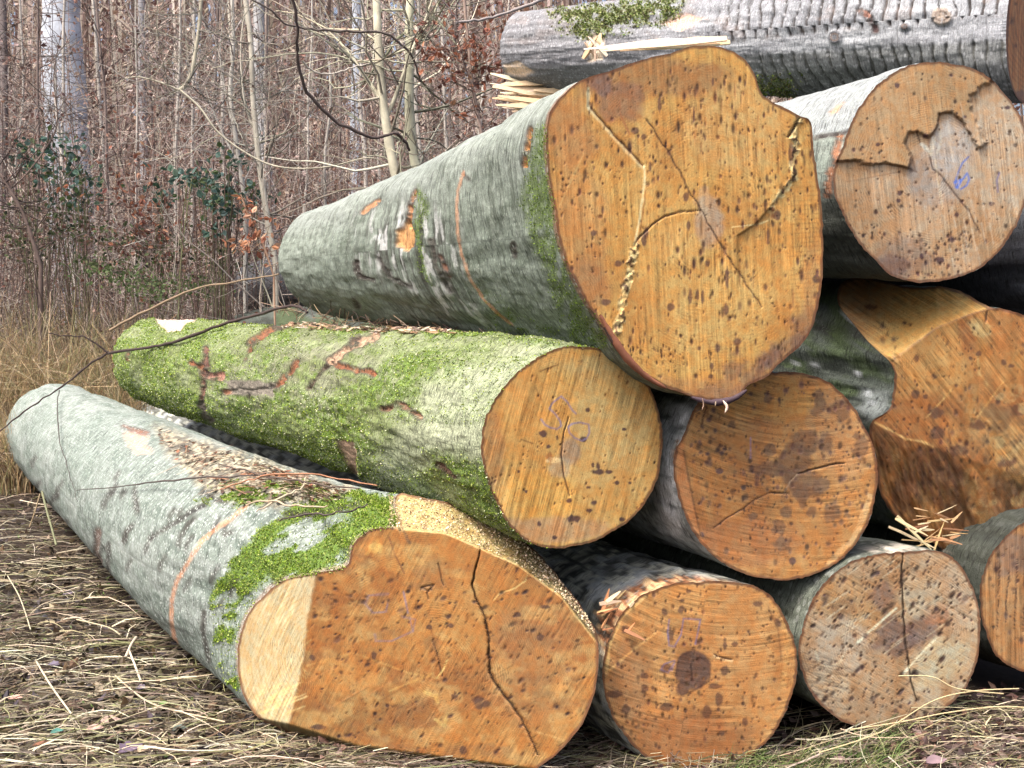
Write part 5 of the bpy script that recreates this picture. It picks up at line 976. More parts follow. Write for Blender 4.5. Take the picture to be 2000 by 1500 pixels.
for a_ in ((255, 1465, .085, (.16, .11, .17), .8, 'dark violet curled leaf in the straw at the bottom left, biggest of the fallen leaves', 1), (185, 1425, .06, (.42, .27, .24), .1, 'pinkish-brown leaf lying in straw next to a teal-green leaf', 0),
           (112, 1430, .045, (.07, .22, .17), .5, 'teal-green leaf in the straw beside a pinkish-brown leaf', 0), (80, 1455, .055, (.24, .11, .06), .2, 'rust-brown leaf below the teal-green leaf', 0), (215, 1410, .07, (.36, .24, .21), .25, 'long mauve-brown leaf just above the dark violet leaf', 0),
           (280, 1465, .05, (.60, .50, .34), 1.1, 'pale straw-coloured leaf standing against the dark violet leaf', 0), (385, 1490, .055, (.56, .42, .34), 1.0, 'pale pink leaf at the bottom edge below the grey front log', 0), (320, 1375, .035, (.10, .20, .05), .3, 'small green leaf in the straw beside the foot of the grey front log', 0),
           (350, 1425, .05, (.12, .15, .14), .3, 'dark grey-green leaf under the trimmed edge of the front log', 0), (30, 1365, .05, (.45, .28, .22), .0, 'reddish leaf on the straw at the left picture edge', 0), (105, 1300, .06, (.13, .11, .15), -.4, 'blackish violet leaf in the matted straw left of the grey log', 1),
           (135, 1160, .06, (.12, .11, .14), .5, 'slate-dark leaf in the shade close to the grey log', 0), (275, 1345, .05, (.15, .13, .20), -.5, 'blue-violet leaf near the small green leaf', 1), (1830, 1490, .07, (.22, .16, .18), .3, 'mauve-brown leaf at the bottom edge in front of the pinkish log', 0), (1915, 1360, .035, (.16, .11, .11), .6, 'small dark leaf caught in the straw right of the pinkish log', 0)):
    big_leaf(*a_[:6], lobes=a_[6], zoff=.03 if a_[0] < 1000 else .12)
# debris lying on the logs: straw, crumbs
def on_log(lg, n, poly):
    B = lg['B']; m = inpoly(B['X'], B['Y'], poly) & B['vis']; k = np.nonzero(m)[0]; i = k[rng.integers(0, len(k), n)]; return B['Pd'][i], B['N'][i]
p, N0 = on_log(lgA, 650, [(300, 838), (420, 880), (680, 960), (640, 985), (480, 985), (380, 940)]); n = len(p); parts = []
L = rng.uniform(.012, .035, n); parts.append(leaves(p + N0 * .004, np.cross(N0, rdir(n)), N0 + rdir(n) * .5, L, L * .25, pal(n, [(.36, .31, .22), (.2, .14, .09), (.09, .06, .045), (.42, .36, .27), (.22, .10, .06)], .3)))
p, N0 = on_log(lgA, 60, [(330, 860), (470, 920), (640, 960), (600, 985), (440, 960)]); n = len(p); D = norm(np.cross(N0, rdir(n))); t = np.linspace(-.5, .5, 5)[None, :, None]; Lx = rng.uniform(.08, .35, n)[:, None, None]
P = p[:, None] + N0[:, None] * (.012 - .25 * (t * Lx) ** 2) + D[:, None] * t * Lx; parts.append(ribbons(P, np.full((n, 5), .0022), norm(np.cross(D, N0))[:, None] + 0 * P, pal(n, [(.5, .42, .30), (.2, .14, .09), (.30, .16, .09), (.12,.09,.06)], .25)))
p, N0 = on_log(lgA, 1500, [(775, 975), (900, 995), (1050, 1085), (1130, 1190), (1060, 1130), (870, 1035), (785, 1025)]) if False else (p[:0], N0[:0])
p, N0 = on_log(lgB, 700, [(480, 615), (620, 612), (800, 640), (900, 655), (700, 650), (560, 640)]); n = len(p); L = rng.uniform(.015, .05, n); parts.append(leaves(p + N0 * .004, np.cross(N0, rdir(n)), N0 + rdir(n) * .5, L, L * .22, pal(n, [(.55, .5, .4), (.3, .2, .12), (.12, .08, .06), (.42, .3, .2)], .3)))
n = 130; P0 = at(rng.uniform(540, 960, n), rng.uniform(600, 650, n), 1); P0 = at(*[q_ for q_ in (lambda x: (x, np.interp(x, [540, 640, 760, 960], [592, 622, 632, 664])))(rng.uniform(540, 960, n))], 1)
px_ = rng.uniform(545, 960, n); py_ = np.interp(px_, [545, 640, 760, 960], [596, 622, 634, 660]) + rng.normal(0, 4, n); yd = 1.95 * 2885 / (px_ + 250); P0 = at(px_, py_, yd); D = norm(-AX[None] * rng.choice([-1, 1], n)[:, None] + rng.normal(size=(n, 3)) * .45)
Lx = rng.uniform(.05, .3, n)[:, None, None]; parts.append(ribbons(P0[:, None] + D[:, None] * t * Lx + rng.normal(size=(n, 5, 3)) * .004, np.full((n, 5), .0016), norm(np.cross(D, [0, 1, .2]))[:, None] + np.zeros((n, 5, 3)), pal(n, [(.3, .22, .15), (.5, .4, .28), (.08, .05, .04)], .25)))
V, Q, C = join(parts); mesh('bark_debris', V, Q, mat=M_straw, attrs={'Col': C}, label='bark crumbs, needles and straw caught on top of the two lower left logs', category='debris', kind='stuff', smooth=False)
# sawdust on the flank of the front log
F_ = lgA; n = 3800; xs = rng.uniform(760, 1160, n); lo = np.interp(xs, [760, 870, 1010, 1095, 1172], [1028, 1040, 1100, 1162, 1255]); hi = np.interp(xs, [760, 830, 900, 980, 1050, 1105, 1145, 1172], [968, 974, 992, 1027, 1082, 1147, 1202, 1255])
ys = hi + (lo - hi) * rng.random(n); ps = F_['pt'](xs, ys, A_off(xs, ys) - .003); L = rng.uniform(.003, .009, n)
V, Q, C = flakes(ps, rdir(n), rdir(n), L, L * .35, pal(n, [(.62, .50, .32), (.46, .34, .2), (.72, .62, .45), (.2, .13, .08)], .2)); mesh('sawdust', V, Q, mat=M_chip, parent=lgA['root'], attrs={'Col': C}, org=lgA['base'], kind='stuff', smooth=False)

# ================================================================== twigs and branches traced at their own distance
def tube_obj(name, pts, y, r, col, parent=None, org=None, k=5, sides=6, mat=None, wob=.0, **kw):
    P = catmull(pts, k, False); ys = np.interp(np.linspace(0, 1, len(P)), np.linspace(0, 1, len(np.atleast_1d(y))), np.atleast_1d(y)); Wp = at(P[:, 0], P[:, 1], ys)
    if wob: Wp = Wp + rng.normal(size=Wp.shape) * wob
    rr = np.interp(np.linspace(0, 1, len(P)), np.linspace(0, 1, len(r)), r) * rng.uniform(.85, 1.15, len(P)); V, Q, C = tubes(Wp[None], rr[None], sides, [col]); return mesh(name, V, Q, mat=mat or M_twig, parent=parent, attrs={'Col': C}, org=org, **kw)
U0 = np.cross(AX, [0, 0, 1.]); U0 /= np.linalg.norm(U0)
def on_cyl(px, py, uc, zc, R, lift=.02, ymax=20.):          # depth of the near side of a log along a line of sight
    d = ray(px, py); du, dz = d @ U0, d[2]; a, b, c = du * du + dz * dz, 2 * (du * (0 - uc) + dz * (H - zc)), uc ** 2 + (H - zc) ** 2 - (R + lift) ** 2
    D = b * b - 4 * a * c; t = (-b - math.sqrt(D)) / (2 * a) if D > 0 else -b / (2 * a)
    return min(ymax, t * d[1])
DK = (.045, .032, .03); GT = (.30, .27, .20); PT = (.42, .38, .30)
b0 = at(590, 600, 7.2); t1 = thing('fallen_branch', 'thin dark forked twig lying across the mossy log and hanging over the grey front log', 'branch', b0)
bx_ = [(600, 612), (585, 600), (555, 600), (500, 615), (430, 635), (350, 665), (290, 678), (212, 689)]
tube_obj('stem', bx_, [on_cyl(x_, y_, 1.842, .99, .315, .02, 8.9) for x_, y_ in bx_], [.006, .009, .010], DK, t1, b0, wob=.002)
tube_obj('twig', [(212, 689), (170, 715), (120, 755), (60, 795), (0, 842), (-60, 890)], [9.0, 9.0, 8.6], [.009, .006, .003], DK, t1, b0, wob=.003)
tube_obj('twig', [(212, 689), (185, 670), (160, 657), (125, 656), (95, 650)], [9.0, 8.9], [.008, .003], DK, t1, b0, wob=.003)
tube_obj('twig', [(116, 762), (112, 790), (114, 830), (117, 865), (128, 900), (140, 940), (150, 980)], [on_cyl(x_, y_, 1.275, .40, .405, .03, 9.0) for x_, y_ in [(116, 762), (112, 790), (114, 830), (117, 865), (128, 900), (140, 940), (150, 980)]], [.004, .003, .0015], (.06, .055, .05), t1, b0, wob=.002)
tube_obj('twig', [(132, 912), (145, 910)], 8.6, [.002, .001], DK, t1, b0)
def one(name, label, cat, pts, y, r, col, **kw): return tube_obj(name, pts, y, r, col, label=label, category=cat, org=at(*pts[0], np.atleast_1d(y)[0]), **kw)
one('fallen_branch', 'straight grey-brown twig rising from behind the mossy log towards the largest log', 'branch', [(215, 645), (290, 605), (380, 565), (460, 550), (545, 535)], [10.5, 9.8], [.012, .006], (.20, .15, .10), wob=.003)

for i, (pts_, c_, lab_) in enumerate((([(430, 955), (500, 935), (560, 925), (640, 930), (740, 950)], (.30, .15, .09), 'reddish twig in the bark debris between the grey and the mossy log'), ([(545, 1015), (600, 1006), (660, 1002), (720, 985)], (.06, .05, .045), 'dark thin twig lying on the moss of the front log'),
        ([(500, 1000), (540, 975), (585, 955), (600, 930)], (.40, .34, .25), 'pale crooked twig standing up from the debris on the front log'), ([(430, 905), (520, 930), (620, 945), (700, 955)], (.08, .06, .05), 'long dark twig along the gap between the grey and the mossy log'), ([(480, 985), (520, 978), (580, 990), (640, 984)], (.35, .28, .2), 'short light brown twig near the moss patch of the front log'))):
    one('twig', lab_, 'twig', pts_, [on_cyl(x_, y_, 1.275, .40, .415, .02) for x_, y_ in pts_], [.002, .0035, .002], c_, wob=.003)
one('twig', 'thin dark twig lying across the middle of the grey front log', 'twig', [(150, 958), (250, 948), (340, 938), (450, 930), (520, 927)], [on_cyl(x_, y_, 1.275, .40, .41, .02) for x_, y_ in [(150, 958), (250, 948), (340, 938), (450, 930), (520, 927)]], [.002, .004, .003], (.07, .06, .055), wob=.002)
one('twig', 'short greenish stick leaning on the left flank of the grey front log', 'twig', [(82, 960), (92, 1000), (102, 1035), (110, 1065)], [8.0, 7.4], [.007, .006], (.14, .15, .09))
one('twig', 'brown stick crossing the greenish one beside the grey front log', 'twig', [(78, 965), (68, 1000), (57, 1030)], [8.0, 7.8], [.006, .004], (.17, .13, .08))
one('twig', 'pale reed stalk poking up at the far end of the grey front log', 'twig', [(32, 790), (20, 840), (4, 905)], [10.9, 10.4], [.007, .009], (.50, .45, .34))
for i, a_ in enumerate((([(15, 1125), (40, 1170), (60, 1230)], (.55, .5, .36), 'pale bent stalk in the straw near the left edge'), ([(70, 1290), (100, 1340), (140, 1395)], (.62, .56, .42), 'long pale stalk lying diagonally through the straw'), ([(150, 1210), (210, 1225), (235, 1240)], (.5, .44, .3), 'short pale stick in the straw close to the grey log'), ([(225, 1320), (280, 1365), (330, 1385), (440, 1410)], (.56, .46, .32), 'long tan stick lying towards the trimmed edge of the front log'), ([(252, 1270), (262, 1295), (275, 1330)], (.62, .56, .45), 'stubby whitish stick beside the grey front log'), ([(245, 1285), (256, 1260), (266, 1245)], (.60, .52, .42), 'thick light splinter of wood standing in the straw'))):
    P = catmull(a_[0], 5, False); d = ray(P[:, 0], P[:, 1]); Wp = CAM + d * (-(H - .05) / d[:, 2])[:, None]; V, Q, C = tubes(Wp[None], np.full((1, len(P)), (.0028, .0036, .0034, .003, .0045, .0065)[i]), 6, [tuple(np.array(a_[1]) * .7)]); mesh('dry_stalk', V, Q, mat=M_twig, attrs={'Col': C}, org=Wp[0], label=a_[2], category='stalk', group='loose stalks in the straw')
for a_ in (([(1755, 1320), (1820, 1322), (1870, 1345), (1960, 1355)], 'thin tan stalk drooping across the foot of the pinkish log'), ([(1660, 1425), (1760, 1410), (1850, 1392), (1960, 1380), (2060, 1388)], 'long yellowish stalk arching below the pinkish log'), ([(1600, 1470), (1720, 1430), (1820, 1370), (1900, 1350), (1990, 1345)], 'tan stalk rising from the grass in front of the pinkish log')):
    P = catmull(a_[0], 6, False); Wp = at(P[:, 0], P[:, 1], 3.84 + 0 * P[:, 0]); V, Q, C = tubes(Wp[None], np.full((1, len(P)), .0021), 5, [(.46, .38, .22)]); mesh('dry_stalk', V, Q, mat=M_twig, attrs={'Col': C}, org=Wp[0], label=a_[1], category='stalk', group='loose stalks in the straw')

# ================================================================== the wood behind
_pal = pal
def pal(n, cols, var=.25):
    c = _pal(n, cols, var); g = c.mean(1, keepdims=True); return (c * .88 + g * .12) * np.array([.73, .715, .72])
def grow(paths, n_side, L, r0, up=.3, sub=5, y_spread=1.):      # side twigs sprouting from tubes: list of (P (N,3), R (N,))
    out = []; rad = []
    for P, R in paths:
        N = len(P)
        for _ in range(n_side):
            i = rng.integers(int(N * .15), N - 1); d = norm(rdir(1)[0] * [1, y_spread, .6] + np.array([0, 0, up])); l = rng.uniform(*L)
            t = np.linspace(0, 1, 7)[:, None]; w_ = rng.normal(size=(7, 3)) * .03 * l; w_[0] = 0
            out.append(P[i] + d * t * l + np.array([0, 0, 1]) * t ** 2 * l * rng.uniform(-.2, .45) + np.cumsum(w_, 0) * .8); rad.append(min(R[i] * .6, r0) * np.linspace(1, .25, 7))
    return out, rad
def sapling(label, paths, y, r, col, name='sapling', group=None, sides=3, n1=26, n2=60, L1=(.3, 1.3), leaf=0, leafcol=None, base_to_ground=True, cat='tree', sub_col=None):
    """paths: list of px polylines, the first one the trunk"""
    g0 = at(*paths[0][-1], y); root = thing(name, label, cat, (g0[0], g0[1], float(ground_z(g0[0], g0[1]))), group); org = np.array(root.location)
    stems = []
    for j, pts in enumerate(paths):
        P = catmull(pts, 5, False); Wp = at(P[:, 0], P[:, 1], y + rng.normal(0, .1) * (j > 0))
        if j == 0 and base_to_ground and Wp[-1, 2] > org[2]:
            k = np.linspace(0, 1, 5)[1:, None]; Wp = np.vstack([Wp, Wp[-1] + (np.array([Wp[-1, 0] + rng.normal() * .05, Wp[-1, 1], org[2] - .05]) - Wp[-1]) * k])
        rj = r * (1 if j == 0 else .5); R = np.linspace(rj * .75, rj * 1.1, len(Wp)) if j == 0 else np.linspace(rj, rj * .35, len(Wp))
        V, Q, C = tubes(Wp[None], R[None] * rng.uniform(.93, 1.07, (1, len(Wp))), 9 if j == 0 else sides + 2, [col]); C = C * (.55 + .9 * fbm(V * [12, 12, 5], 3, 3)[:, None])
        mesh('trunk' if j == 0 else 'branch', V, Q, mat=M_trunk, parent=root, attrs={'Col': C}, org=org); stems.append((Wp, R))
    if n1:
        o1, r1 = grow(stems, n1, L1, r * .35); o2, r2 = grow(list(zip(o1, r1)), max(1, n2 // max(1, len(o1)) + 1), (L1[0] * .5, L1[1] * .5), r * .2)
        A_ = np.array(o1 + o2); R_ = np.maximum(np.array(r1 + r2), .0022 * y / 10)
        V, Q, C = tubes(A_, R_, sides, pal(len(A_), [sub_col or col, tuple(np.array(sub_col or col) * .55)], .2)); mesh('twigs', V, Q, mat=M_twig, parent=root, attrs={'Col': C}, org=org, kind='stuff')
        if leaf:
            i = rng.integers(0, len(A_), leaf); j = rng.integers(2, 7, leaf); Lf = rng.uniform(.035, .075, leaf)
            V, Q, C = leaves(A_[i, j], rdir(leaf, -.5), rdir(leaf), Lf, Lf * .3, pal(leaf, leafcol, .3)); mesh('leaves', V, Q, mat=M_leaf, parent=root, attrs={'Col': C}, org=org, kind='stuff', smooth=False)
    return root
RUST = [(.38, .14, .07), (.26, .09, .05), (.48, .24, .14), (.20, .08, .06)]
PINK = [(.34, .20, .15), (.24, .13, .10), (.50, .37, .30), (.16, .09, .08)]
sapling('thick pale blue-grey beech trunk far back at the upper left', [[(122, -60), (120, 60), (128, 200), (140, 400)]], 26, .44, (.37, .41, .47), name='beech_tree', n1=0)
sapling('grey-blue beech trunk standing behind the two pale saplings', [[(698, -40), (697, 120), (695, 300), (692, 450)]], 27, .13, (.36, .41, .48), name='beech_tree', n1=0)
sapling('slim grey trunk between the thick beech and the forked grey sapling', [[(276, -40), (278, 150), (283, 400)]], 30, .10, (.25, .25, .27), name='beech_tree', n1=0)
sapling('grey trunk behind the tall slender grey saplings', [[(505, -40), (508, 150), (516, 300), (530, 450)]], 22, .12, (.32, .33, .34), name='beech_tree', n1=0)
sapling('dark trunk at the very left edge of the wood', [[(4, -40), (8, 200), (2, 500)]], 21, .07, (.14, .12, .12), name='beech_tree', n1=4, n2=10)
sapling('pale yellowish sapling, left one of the bright pair behind the largest log', [[(733, -60), (738, 60), (745, 170), (757, 260), (768, 320), (778, 365)], [(757, 225), (775, 180), (800, 110), (830, 40), (850, -20)], [(740, 190), (700, 130), (670, 90), (640, 60)]], 11, .040, (.50, .48, .37), n1=18, n2=40)
sapling('pale yellowish sapling, right and straighter one of the bright pair', [[(812, -60), (800, 20), (800, 120), (800, 220), (808, 300), (818, 350)], [(800, 110), (822, 70), (850, 20), (870, -40)]], 11.3, .043, (.50, .50, .37), n1=18, n2=40)
sapling('slender grey sapling reaching down beside the orange dead leaves', [[(470, -50), (488, 60), (495, 200), (508, 330), (525, 440), (540, 520)], [(500, 260), (478, 200), (470, 100), (478, 20)]], 12, .028, (.42, .40, .34), n1=24, n2=60)
sapling('twin-stemmed grey shrub left of the slender sapling', [[(452, -30), (456, 90), (450, 180), (462, 280), (480, 400)], [(462, 280), (440, 180), (430, 90), (445, 0)], [(470, 330), (430, 250), (400, 170)]], 12.5, .022, (.40, .39, .36), n1=22, n2=70)
sapling('thin bright sapling leaning right near the top centre-left', [[(395, -30), (388, 60), (372, 150), (352, 176)], [(350, 176), (310, 160), (260, 150), (225, 165)], [(352, 176), (390, 210), (430, 262), (500, 310), (560, 328), (640, 326), (720, 308), (770, 324), (840, 322), (870, 300), (920, 284), (950, 282)]], 11.5, .018, (.36, .34, .27), base_to_ground=False, n1=14, n2=40)
sapling('low dark-barked bush with arching stem on the left', [[(-40, 300), (0, 340), (25, 380), (50, 430), (80, 520)], [(20, 370), (60, 330), (110, 250), (105, 150), (120, 60)]], 11.8, .018, (.12, .09, .08), name='bush', n1=24, n2=60, cat='bush')
sapling('beech sapling holding dry rust-red leaves behind the largest log', [[(905, -20), (915, 90), (925, 180), (940, 260)], [(930, 160), (960, 120), (985, 60)], [(930, 180), (900, 120), (870, 90)]], 10.5, .016, (.26, .20, .17), n1=26, n2=60, L1=(.2, .55), leaf=420, leafcol=RUST)
sapling('little beech shoot with bright orange dead leaves left of the largest log', [[(470, 380), (490, 430), (515, 480), (535, 540)], [(515, 470), (490, 488), (470, 495)]], 10.2, .008, (.30, .20, .14), n1=9, n2=18, L1=(.08, .25), leaf=110, leafcol=[(.62, .27, .13), (.72, .42, .26), (.45, .16, .08)])
sapling('bare dead stem with pinkish leaves at mid left of the wood', [[(235, 330), (262, 400), (275, 470), (300, 560)]], 12.5, .01, (.22, .15, .13), n1=20, n2=60, L1=(.2, .7), leaf=260, leafcol=RUST)
# arching branches crossing the picture
one('arching_branch', 'dark branch arching down from the top and ending at the right pale sapling', 'branch', [(565, -40), (580, 40), (581, 110), (600, 180), (650, 232), (725, 268), (775, 262), (800, 292)], [9.6, 10.8], [.010, .014, .012], (.09, .07, .065), wob=.004)
one('arching_branch', 'dark branch sweeping in from the upper left to the pale sapling trunk', 'branch', [(470, -10), (530, 20), (560, 48), (620, 58), (690, 62), (755, 66), (790, 92), (812, 125), (820, 160)], [10, 11], [.006, .011, .008], (.12, .10, .09), wob=.004)
one('arching_branch', 'pale thin branch with an upward hook crossing the pale saplings', 'branch', [(590, 120), (612, 140), (650, 143), (690, 132), (722, 124)], [10.4, 10.8], [.008, .005], (.46, .43, .38), wob=.003)
one('arching_branch', 'grey branch entering at the top above the cross-lying log', 'branch', [(890, 44), (935, 40), (980, 28), (1040, 8), (1090, -12)], [9, 9.2], [.008, .012], (.24, .22, .22), wob=.004)
one('arching_branch', 'thin dark branch slanting from the top down to the grey one above the log', 'branch', [(850, -20), (880, 20), (895, 44)], [9, 9], [.005, .006], (.12, .10, .10), wob=.003)

# a scatter of slim saplings, each on its own
def up_path(px, top, bot, lean):
    n = 6; t = np.linspace(0, 1, n); w_ = np.cumsum(rng.normal(0, 5, n)); return [(px + lean * (1 - a) + b, top + (bot - top) * a) for a, b in zip(t, w_)]
for i in range(30):
    px = (i + .5) * 39 - 60 + rng.uniform(-18, 18); y = rng.uniform(12.5, 21); c = (.36, .34, .31) if i % 3 else (.15, .12, .11)
    sapling('bare slim sapling among many alike in the undergrowth behind the stack', [up_path(px, -60 + (i % 4 == 1) * 180, 560, rng.normal(0, 22))], y, rng.uniform(.009, .02) * y / 12, c, group='bare slim saplings in the undergrowth', n1=16, n2=70, L1=(.3, 1.1), leaf=70, leafcol=PINK)

# the thicket: nobody could count these
def gpos(n, pxr, yr):
    px = rng.uniform(*pxr, n); y = yr[0] + (yr[1] - yr[0]) * rng.random(n) ** .8; x = (px - 1000) / F * y; return np.stack([x, y, ground_z(x, y)], -1)
parts = []
def stems(n, pxr, yr, hr, rr, cols, N=8, lean=.12):
    b = gpos(n, pxr, yr); h = rng.uniform(*hr, n)[:, None]; t = np.linspace(0, 1, N)[None]; P = np.repeat(b[:, None], N, 1); P[..., 2] += h * t - .05
    az = rng.uniform(0, 6.28, n)[:, None]; l = rng.normal(0, lean, n)[:, None]; P[..., 0] += np.cos(az) * l * h * t ** 1.3; P[..., 1] += np.sin(az) * l * h * t ** 1.3 * .6
    P[..., :2] += np.cumsum(rng.normal(size=(n, N, 2)) * .012, 1) * h[..., None]; R = rng.uniform(*rr, n)[:, None] * np.linspace(1, .4, N)[None] * (b[:, 1:2] / 14); parts.append(tubes(P, R, 3, pal(n, cols, .3))); return P, R
TW = [(.28, .23, .20), (.13, .095, .085), (.40, .35, .30), (.06, .042, .04), (.19, .14, .12), (.16, .09, .07)]  # near and middle twigs darkened: undergrowth shade put into the palette
def sprigs(P, R, n, L, rmin, cols, up=.45, N=4):
    K, M_, _ = P.shape; i = rng.integers(0, K, n); j = rng.integers(1, M_, n); d = norm(rdir(n) * [1, .7, .7] + [0, 0, up]); l = rng.uniform(*L, n)[:, None, None]; t = np.linspace(0, 1, N)[None, :, None]
    A_ = P[i, j][:, None] + d[:, None] * t * l + np.array([0, 0, 1.]) * t ** 2 * l * rng.uniform(-.3, .4, (n, 1, 1)) + np.cumsum(rng.normal(size=(n, N, 3)) * .03, 1) * l
    Rr = np.maximum(R[i, j] * .5, rmin * A_[:, 0, 1] / 14)[:, None] * np.linspace(1, .35, N)[None]; parts.append(tubes(A_, Rr, 3, pal(n, cols, .3))); return A_, Rr
Pn, Rn = stems(430, (-350, 1250), (11.5, 19), (.8, 3.6), (.004, .009), TW, lean=.25); An, Rn2 = sprigs(Pn, Rn, 12000, (.25, 1.1), .0026, TW + [(.62, .57, .50)], up=.12)
An2, _ = sprigs(An, Rn2, 11000, (.1, .55), .0022, TW + [(.62, .57, .50)], up=.1)
Pm, Rm = stems(430, (-500, 1500), (18, 28), (2.5, 7), (.006, .014), TW, lean=.25); Am, _ = sprigs(Pm, Rm, 10000, (.4, 1.4), .003, TW, up=.2)
Pf_, Rf = stems(560, (-700, 1700), (27, 60), (9, 17), (.012, .03), [(.42, .36, .31), (.26, .20, .17), (.60, .53, .45), (.16, .11, .10)], N=6, lean=.05); Af, _ = sprigs(Pf_, Rf, 12000, (.6, 3.), .004, [(.40, .33, .28), (.24, .17, .15), (.62, .54, .46)], up=.8, N=3)
Pw1, Rw1 = stems(260, (-2000, -340), (12, 26), (1.5, 6), (.006, .012), TW, lean=.25); Aw1, _ = sprigs(Pw1, Rw1, 3000, (.3, 1.4), .004, TW, up=.2, N=3)
Pw2, Rw2 = stems(320, (1250, 3800), (14, 28), (2, 7), (.006, .014), TW, lean=.2); Aw2, _ = sprigs(Pw2, Rw2, 3000, (.3, 1.6), .004, TW, up=.2, N=3)
Pw3, Rw3 = stems(420, (-3200, 4600), (28, 60), (9, 17), (.014, .035), [(.42, .36, .31), (.26, .20, .17), (.16, .11, .10)], N=6, lean=.05); Aw3, _ = sprigs(Pw3, Rw3, 5000, (.8, 3.), .005, [(.40, .33, .28), (.24, .17, .15)], up=.8, N=3)
V, Q, C = join(parts); mesh('thicket_twigs', V, Q, mat=M_twig, attrs={'Col': C}, label='dense tangle of bare grey and brown twigs filling the wood', category='undergrowth', kind='stuff', smooth=False)
parts = []
def foliage(A_, n, L, cols, spread=.1):
    i = rng.integers(0, len(A_), n); j = rng.integers(0, A_.shape[1], n); p = A_[i, j] + rng.normal(size=(n, 3)) * spread; Lf = rng.uniform(*L, n) * (p[:, 1] / 15) ** .6; parts.append(flakes(p, rdir(n, -.4), rdir(n), Lf, Lf * .36, pal(n, cols, .35)))
LV = PINK + [(.22, .11, .09), (.62, .52, .44), (.13, .08, .07)]
foliage(An, 17000, (.03, .06), [(.26, .13, .09), (.16, .08, .06), (.34, .20, .14), (.09, .05, .045), (.44, .33, .26), (.20, .09, .06)], .15); foliage(Am, 14000, (.05, .09), LV + [(.5, .4, .34)], .3); foliage(Af, 18000, (.07, .16), [(.42, .28, .20), (.60, .48, .38), (.30, .17, .12), (.72, .62, .52)], .7)  # nearest low leaves get a darker palette that carries the undergrowth shade
foliage(Aw1, 4500, (.04, .08), LV, .3); foliage(Aw2, 5000, (.05, .09), LV, .3); foliage(Aw3, 5000, (.08, .16), LV, .7)
V, Q, C = join(parts); mesh('thicket_leaves', V, Q, mat=M_leaf, attrs={'Col': C}, label='withered brown and pinkish leaves hanging in the wood', category='dead leaves', kind='stuff', smooth=False)
# green bramble and ivy patches
def bramble(label, spots, n, y, cols, size=(.04, .08), name='bramble_bush'):
    g = at(spots[0][0], spots[0][1], y); root = thing(name, label, 'bush', (g[0], g[1], float(ground_z(g[0], g[1])))); org = np.array(root.location); P = []; St = []
    for cx_, cy_, rx_, ry_ in spots:
        k = n * rx_ * ry_ // sum(s_[2] * s_[3] for s_ in spots) + 1; c = at(cx_, cy_, y + rng.normal() * .2); P.append(c + rng.normal(size=(k, 3)) * [rx_ * y / F * .55, .3, ry_ * y / F * .55])
        for _ in range(5):
            t = np.linspace(0, 1, 7)[:, None]; b = np.array([c[0] + rng.normal() * .15, c[1], org[2]]); e = c + rng.normal(size=3) * [rx_ * y / F * .5, .1, ry_ * y / F * .5]; St.append(b + (e - b) * t + rng.normal(size=(7, 3)) * .02)
    V, Q, C = tubes(np.array(St), np.full((len(St), 7), .004), 4, pal(len(St), [(.14, .10, .08), (.16, .17, .08)], .2)); mesh('stem', V, Q, mat=M_twig, parent=root, attrs={'Col': C}, org=org)
    P = np.vstack(P); k = len(P); L = rng.uniform(*size, k); V, Q, C = leaves(P, rdir(k), rdir(k, .8), L, L * .38, pal(k, cols, .35)); mesh('leaves', V, Q, mat=M_leaf, parent=root, attrs={'Col': C}, org=org, kind='stuff', smooth=False)
IV = [(.05, .12, .09), (.035, .08, .05), (.09, .15, .05), (.10, .20, .17)]
bramble('blue-green bramble with scattered leaves at the left behind the dry grass', [(130, 290, 30, 28), (70, 295, 22, 16), (60, 320, 26, 18), (160, 345, 26, 22), (170, 385, 28, 20), (110, 340, 30, 30), (130, 400, 24, 20)], 330, 12.6, IV)
bramble('ivy-green bramble around the foot of the slender grey sapling', [(450, 310, 16, 18), (430, 370, 30, 30), (440, 410, 26, 34), (500, 375, 18, 20), (410, 345, 20, 18), (430, 455, 12, 10), (355, 345, 18, 12)], 330, 12.0, IV)
bramble('small olive bramble in the middle of the undergrowth', [(315, 375, 20, 12), (315, 392, 14, 10), (370, 350, 24, 16)], 80, 12.8, IV)
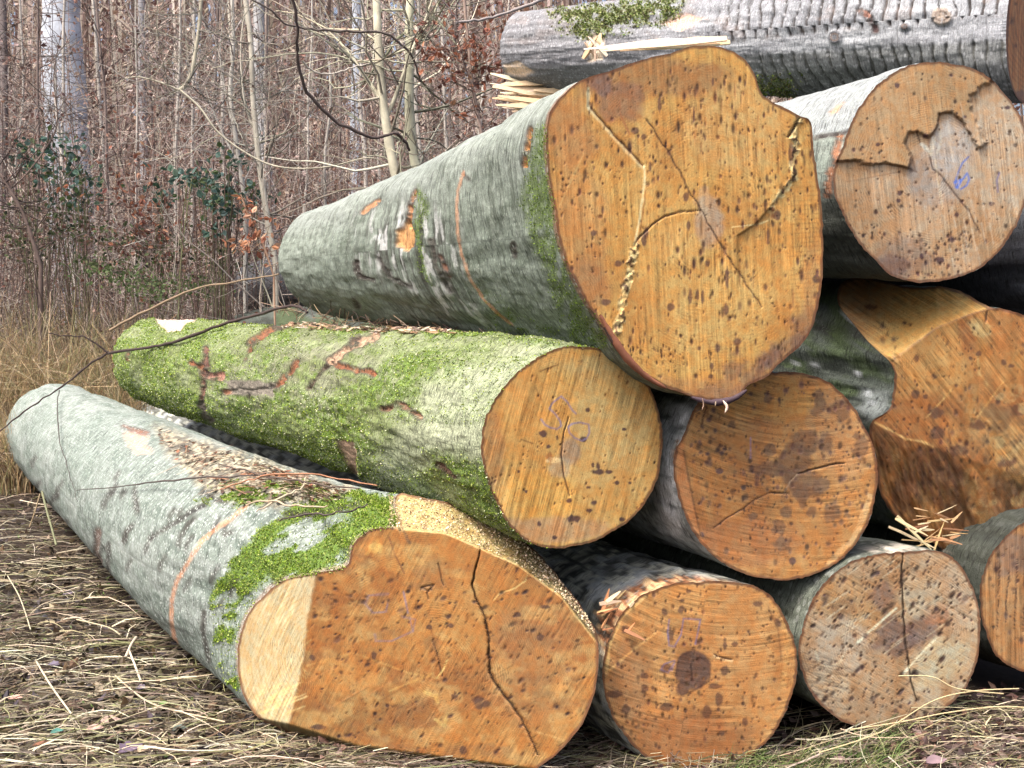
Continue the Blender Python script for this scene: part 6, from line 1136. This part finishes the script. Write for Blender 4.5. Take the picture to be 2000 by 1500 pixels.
bramble('low green bush behind the far end of the mossy log', [(260, 545, 60, 26), (320, 570, 50, 22), (190, 520, 40, 22), (400, 560, 40, 20)], 900, 12.2, [(.10, .17, .05), (.16, .22, .08), (.07, .11, .04)], (.02, .045))
bramble('wide tangle of thin olive bramble shoots above the tall grass on the left', [(60, 470, 70, 40), (150, 450, 60, 30), (250, 480, 60, 36), (340, 500, 60, 40), (440, 510, 50, 36), (60, 400, 40, 30)], 1500, 12.6, [(.09, .13, .05), (.14, .17, .07), (.16, .09, .06), (.05, .07, .04)], (.02, .05))
# tall dry grass beside the wood
parts = []
def tall(n, pxr, yr, hr, cols, wd=(.002, .0042), droop=.9):
    b = gpos(n, pxr, yr); L = rng.uniform(*hr, n); az = rng.uniform(0, 6.28, n); t = np.linspace(0, 1, 6)[None]; be = rng.uniform(.1, droop, n)[:, None]
    P = np.repeat(b[:, None], 6, 1); P[..., 0] += np.cos(az)[:, None] * L[:, None] * be * t ** 1.8; P[..., 1] += np.sin(az)[:, None] * L[:, None] * be * t ** 1.8; P[..., 2] += L[:, None] * (t - be * .55 * t ** 2.6) - .02
    S = norm(np.cross(np.gradient(P, axis=1), rdir(n)[:, None] + 0 * P)); parts.append(ribbons(P, rng.uniform(*wd, n)[:, None] * (1 - .75 * t), S, pal(n, cols, .35)))
TG = [(.50, .34, .15), (.62, .46, .24), (.30, .19, .09), (.16, .10, .06), (.66, .55, .36), (.28, .27, .10)]
tall(8500, (-300, 300), (10.8, 13), (.7, 1.75), TG + [(.30, .29, .13), (.36, .33, .16)]); tall(3500, (-150, 60), (9.6, 11), (.3, .8), TG); tall(3500, (250, 650), (11, 14), (.3, .9), TG + [(.16, .20, .08)])
tall(5000, (-300, 620), (12, 15), (.6, 1.7), [(.20, .20, .12), (.14, .15, .08), (.34, .30, .20), (.10, .08, .06)]); tall(1500, (560, 1150), (10.5, 13), (.5, 1.4), TG)
tall(2500, (-1400, -300), (10.5, 14), (.5, 1.5), TG); tall(1500, (1500, 3000), (10, 14), (.5, 1.4), TG)
V, Q, C = join(parts); mesh('tall_dry_grass', V, Q, mat=M_straw, attrs={'Col': C}, label='tall withered brown grass behind the far ends of the logs', category='grass', kind='stuff', smooth=False)
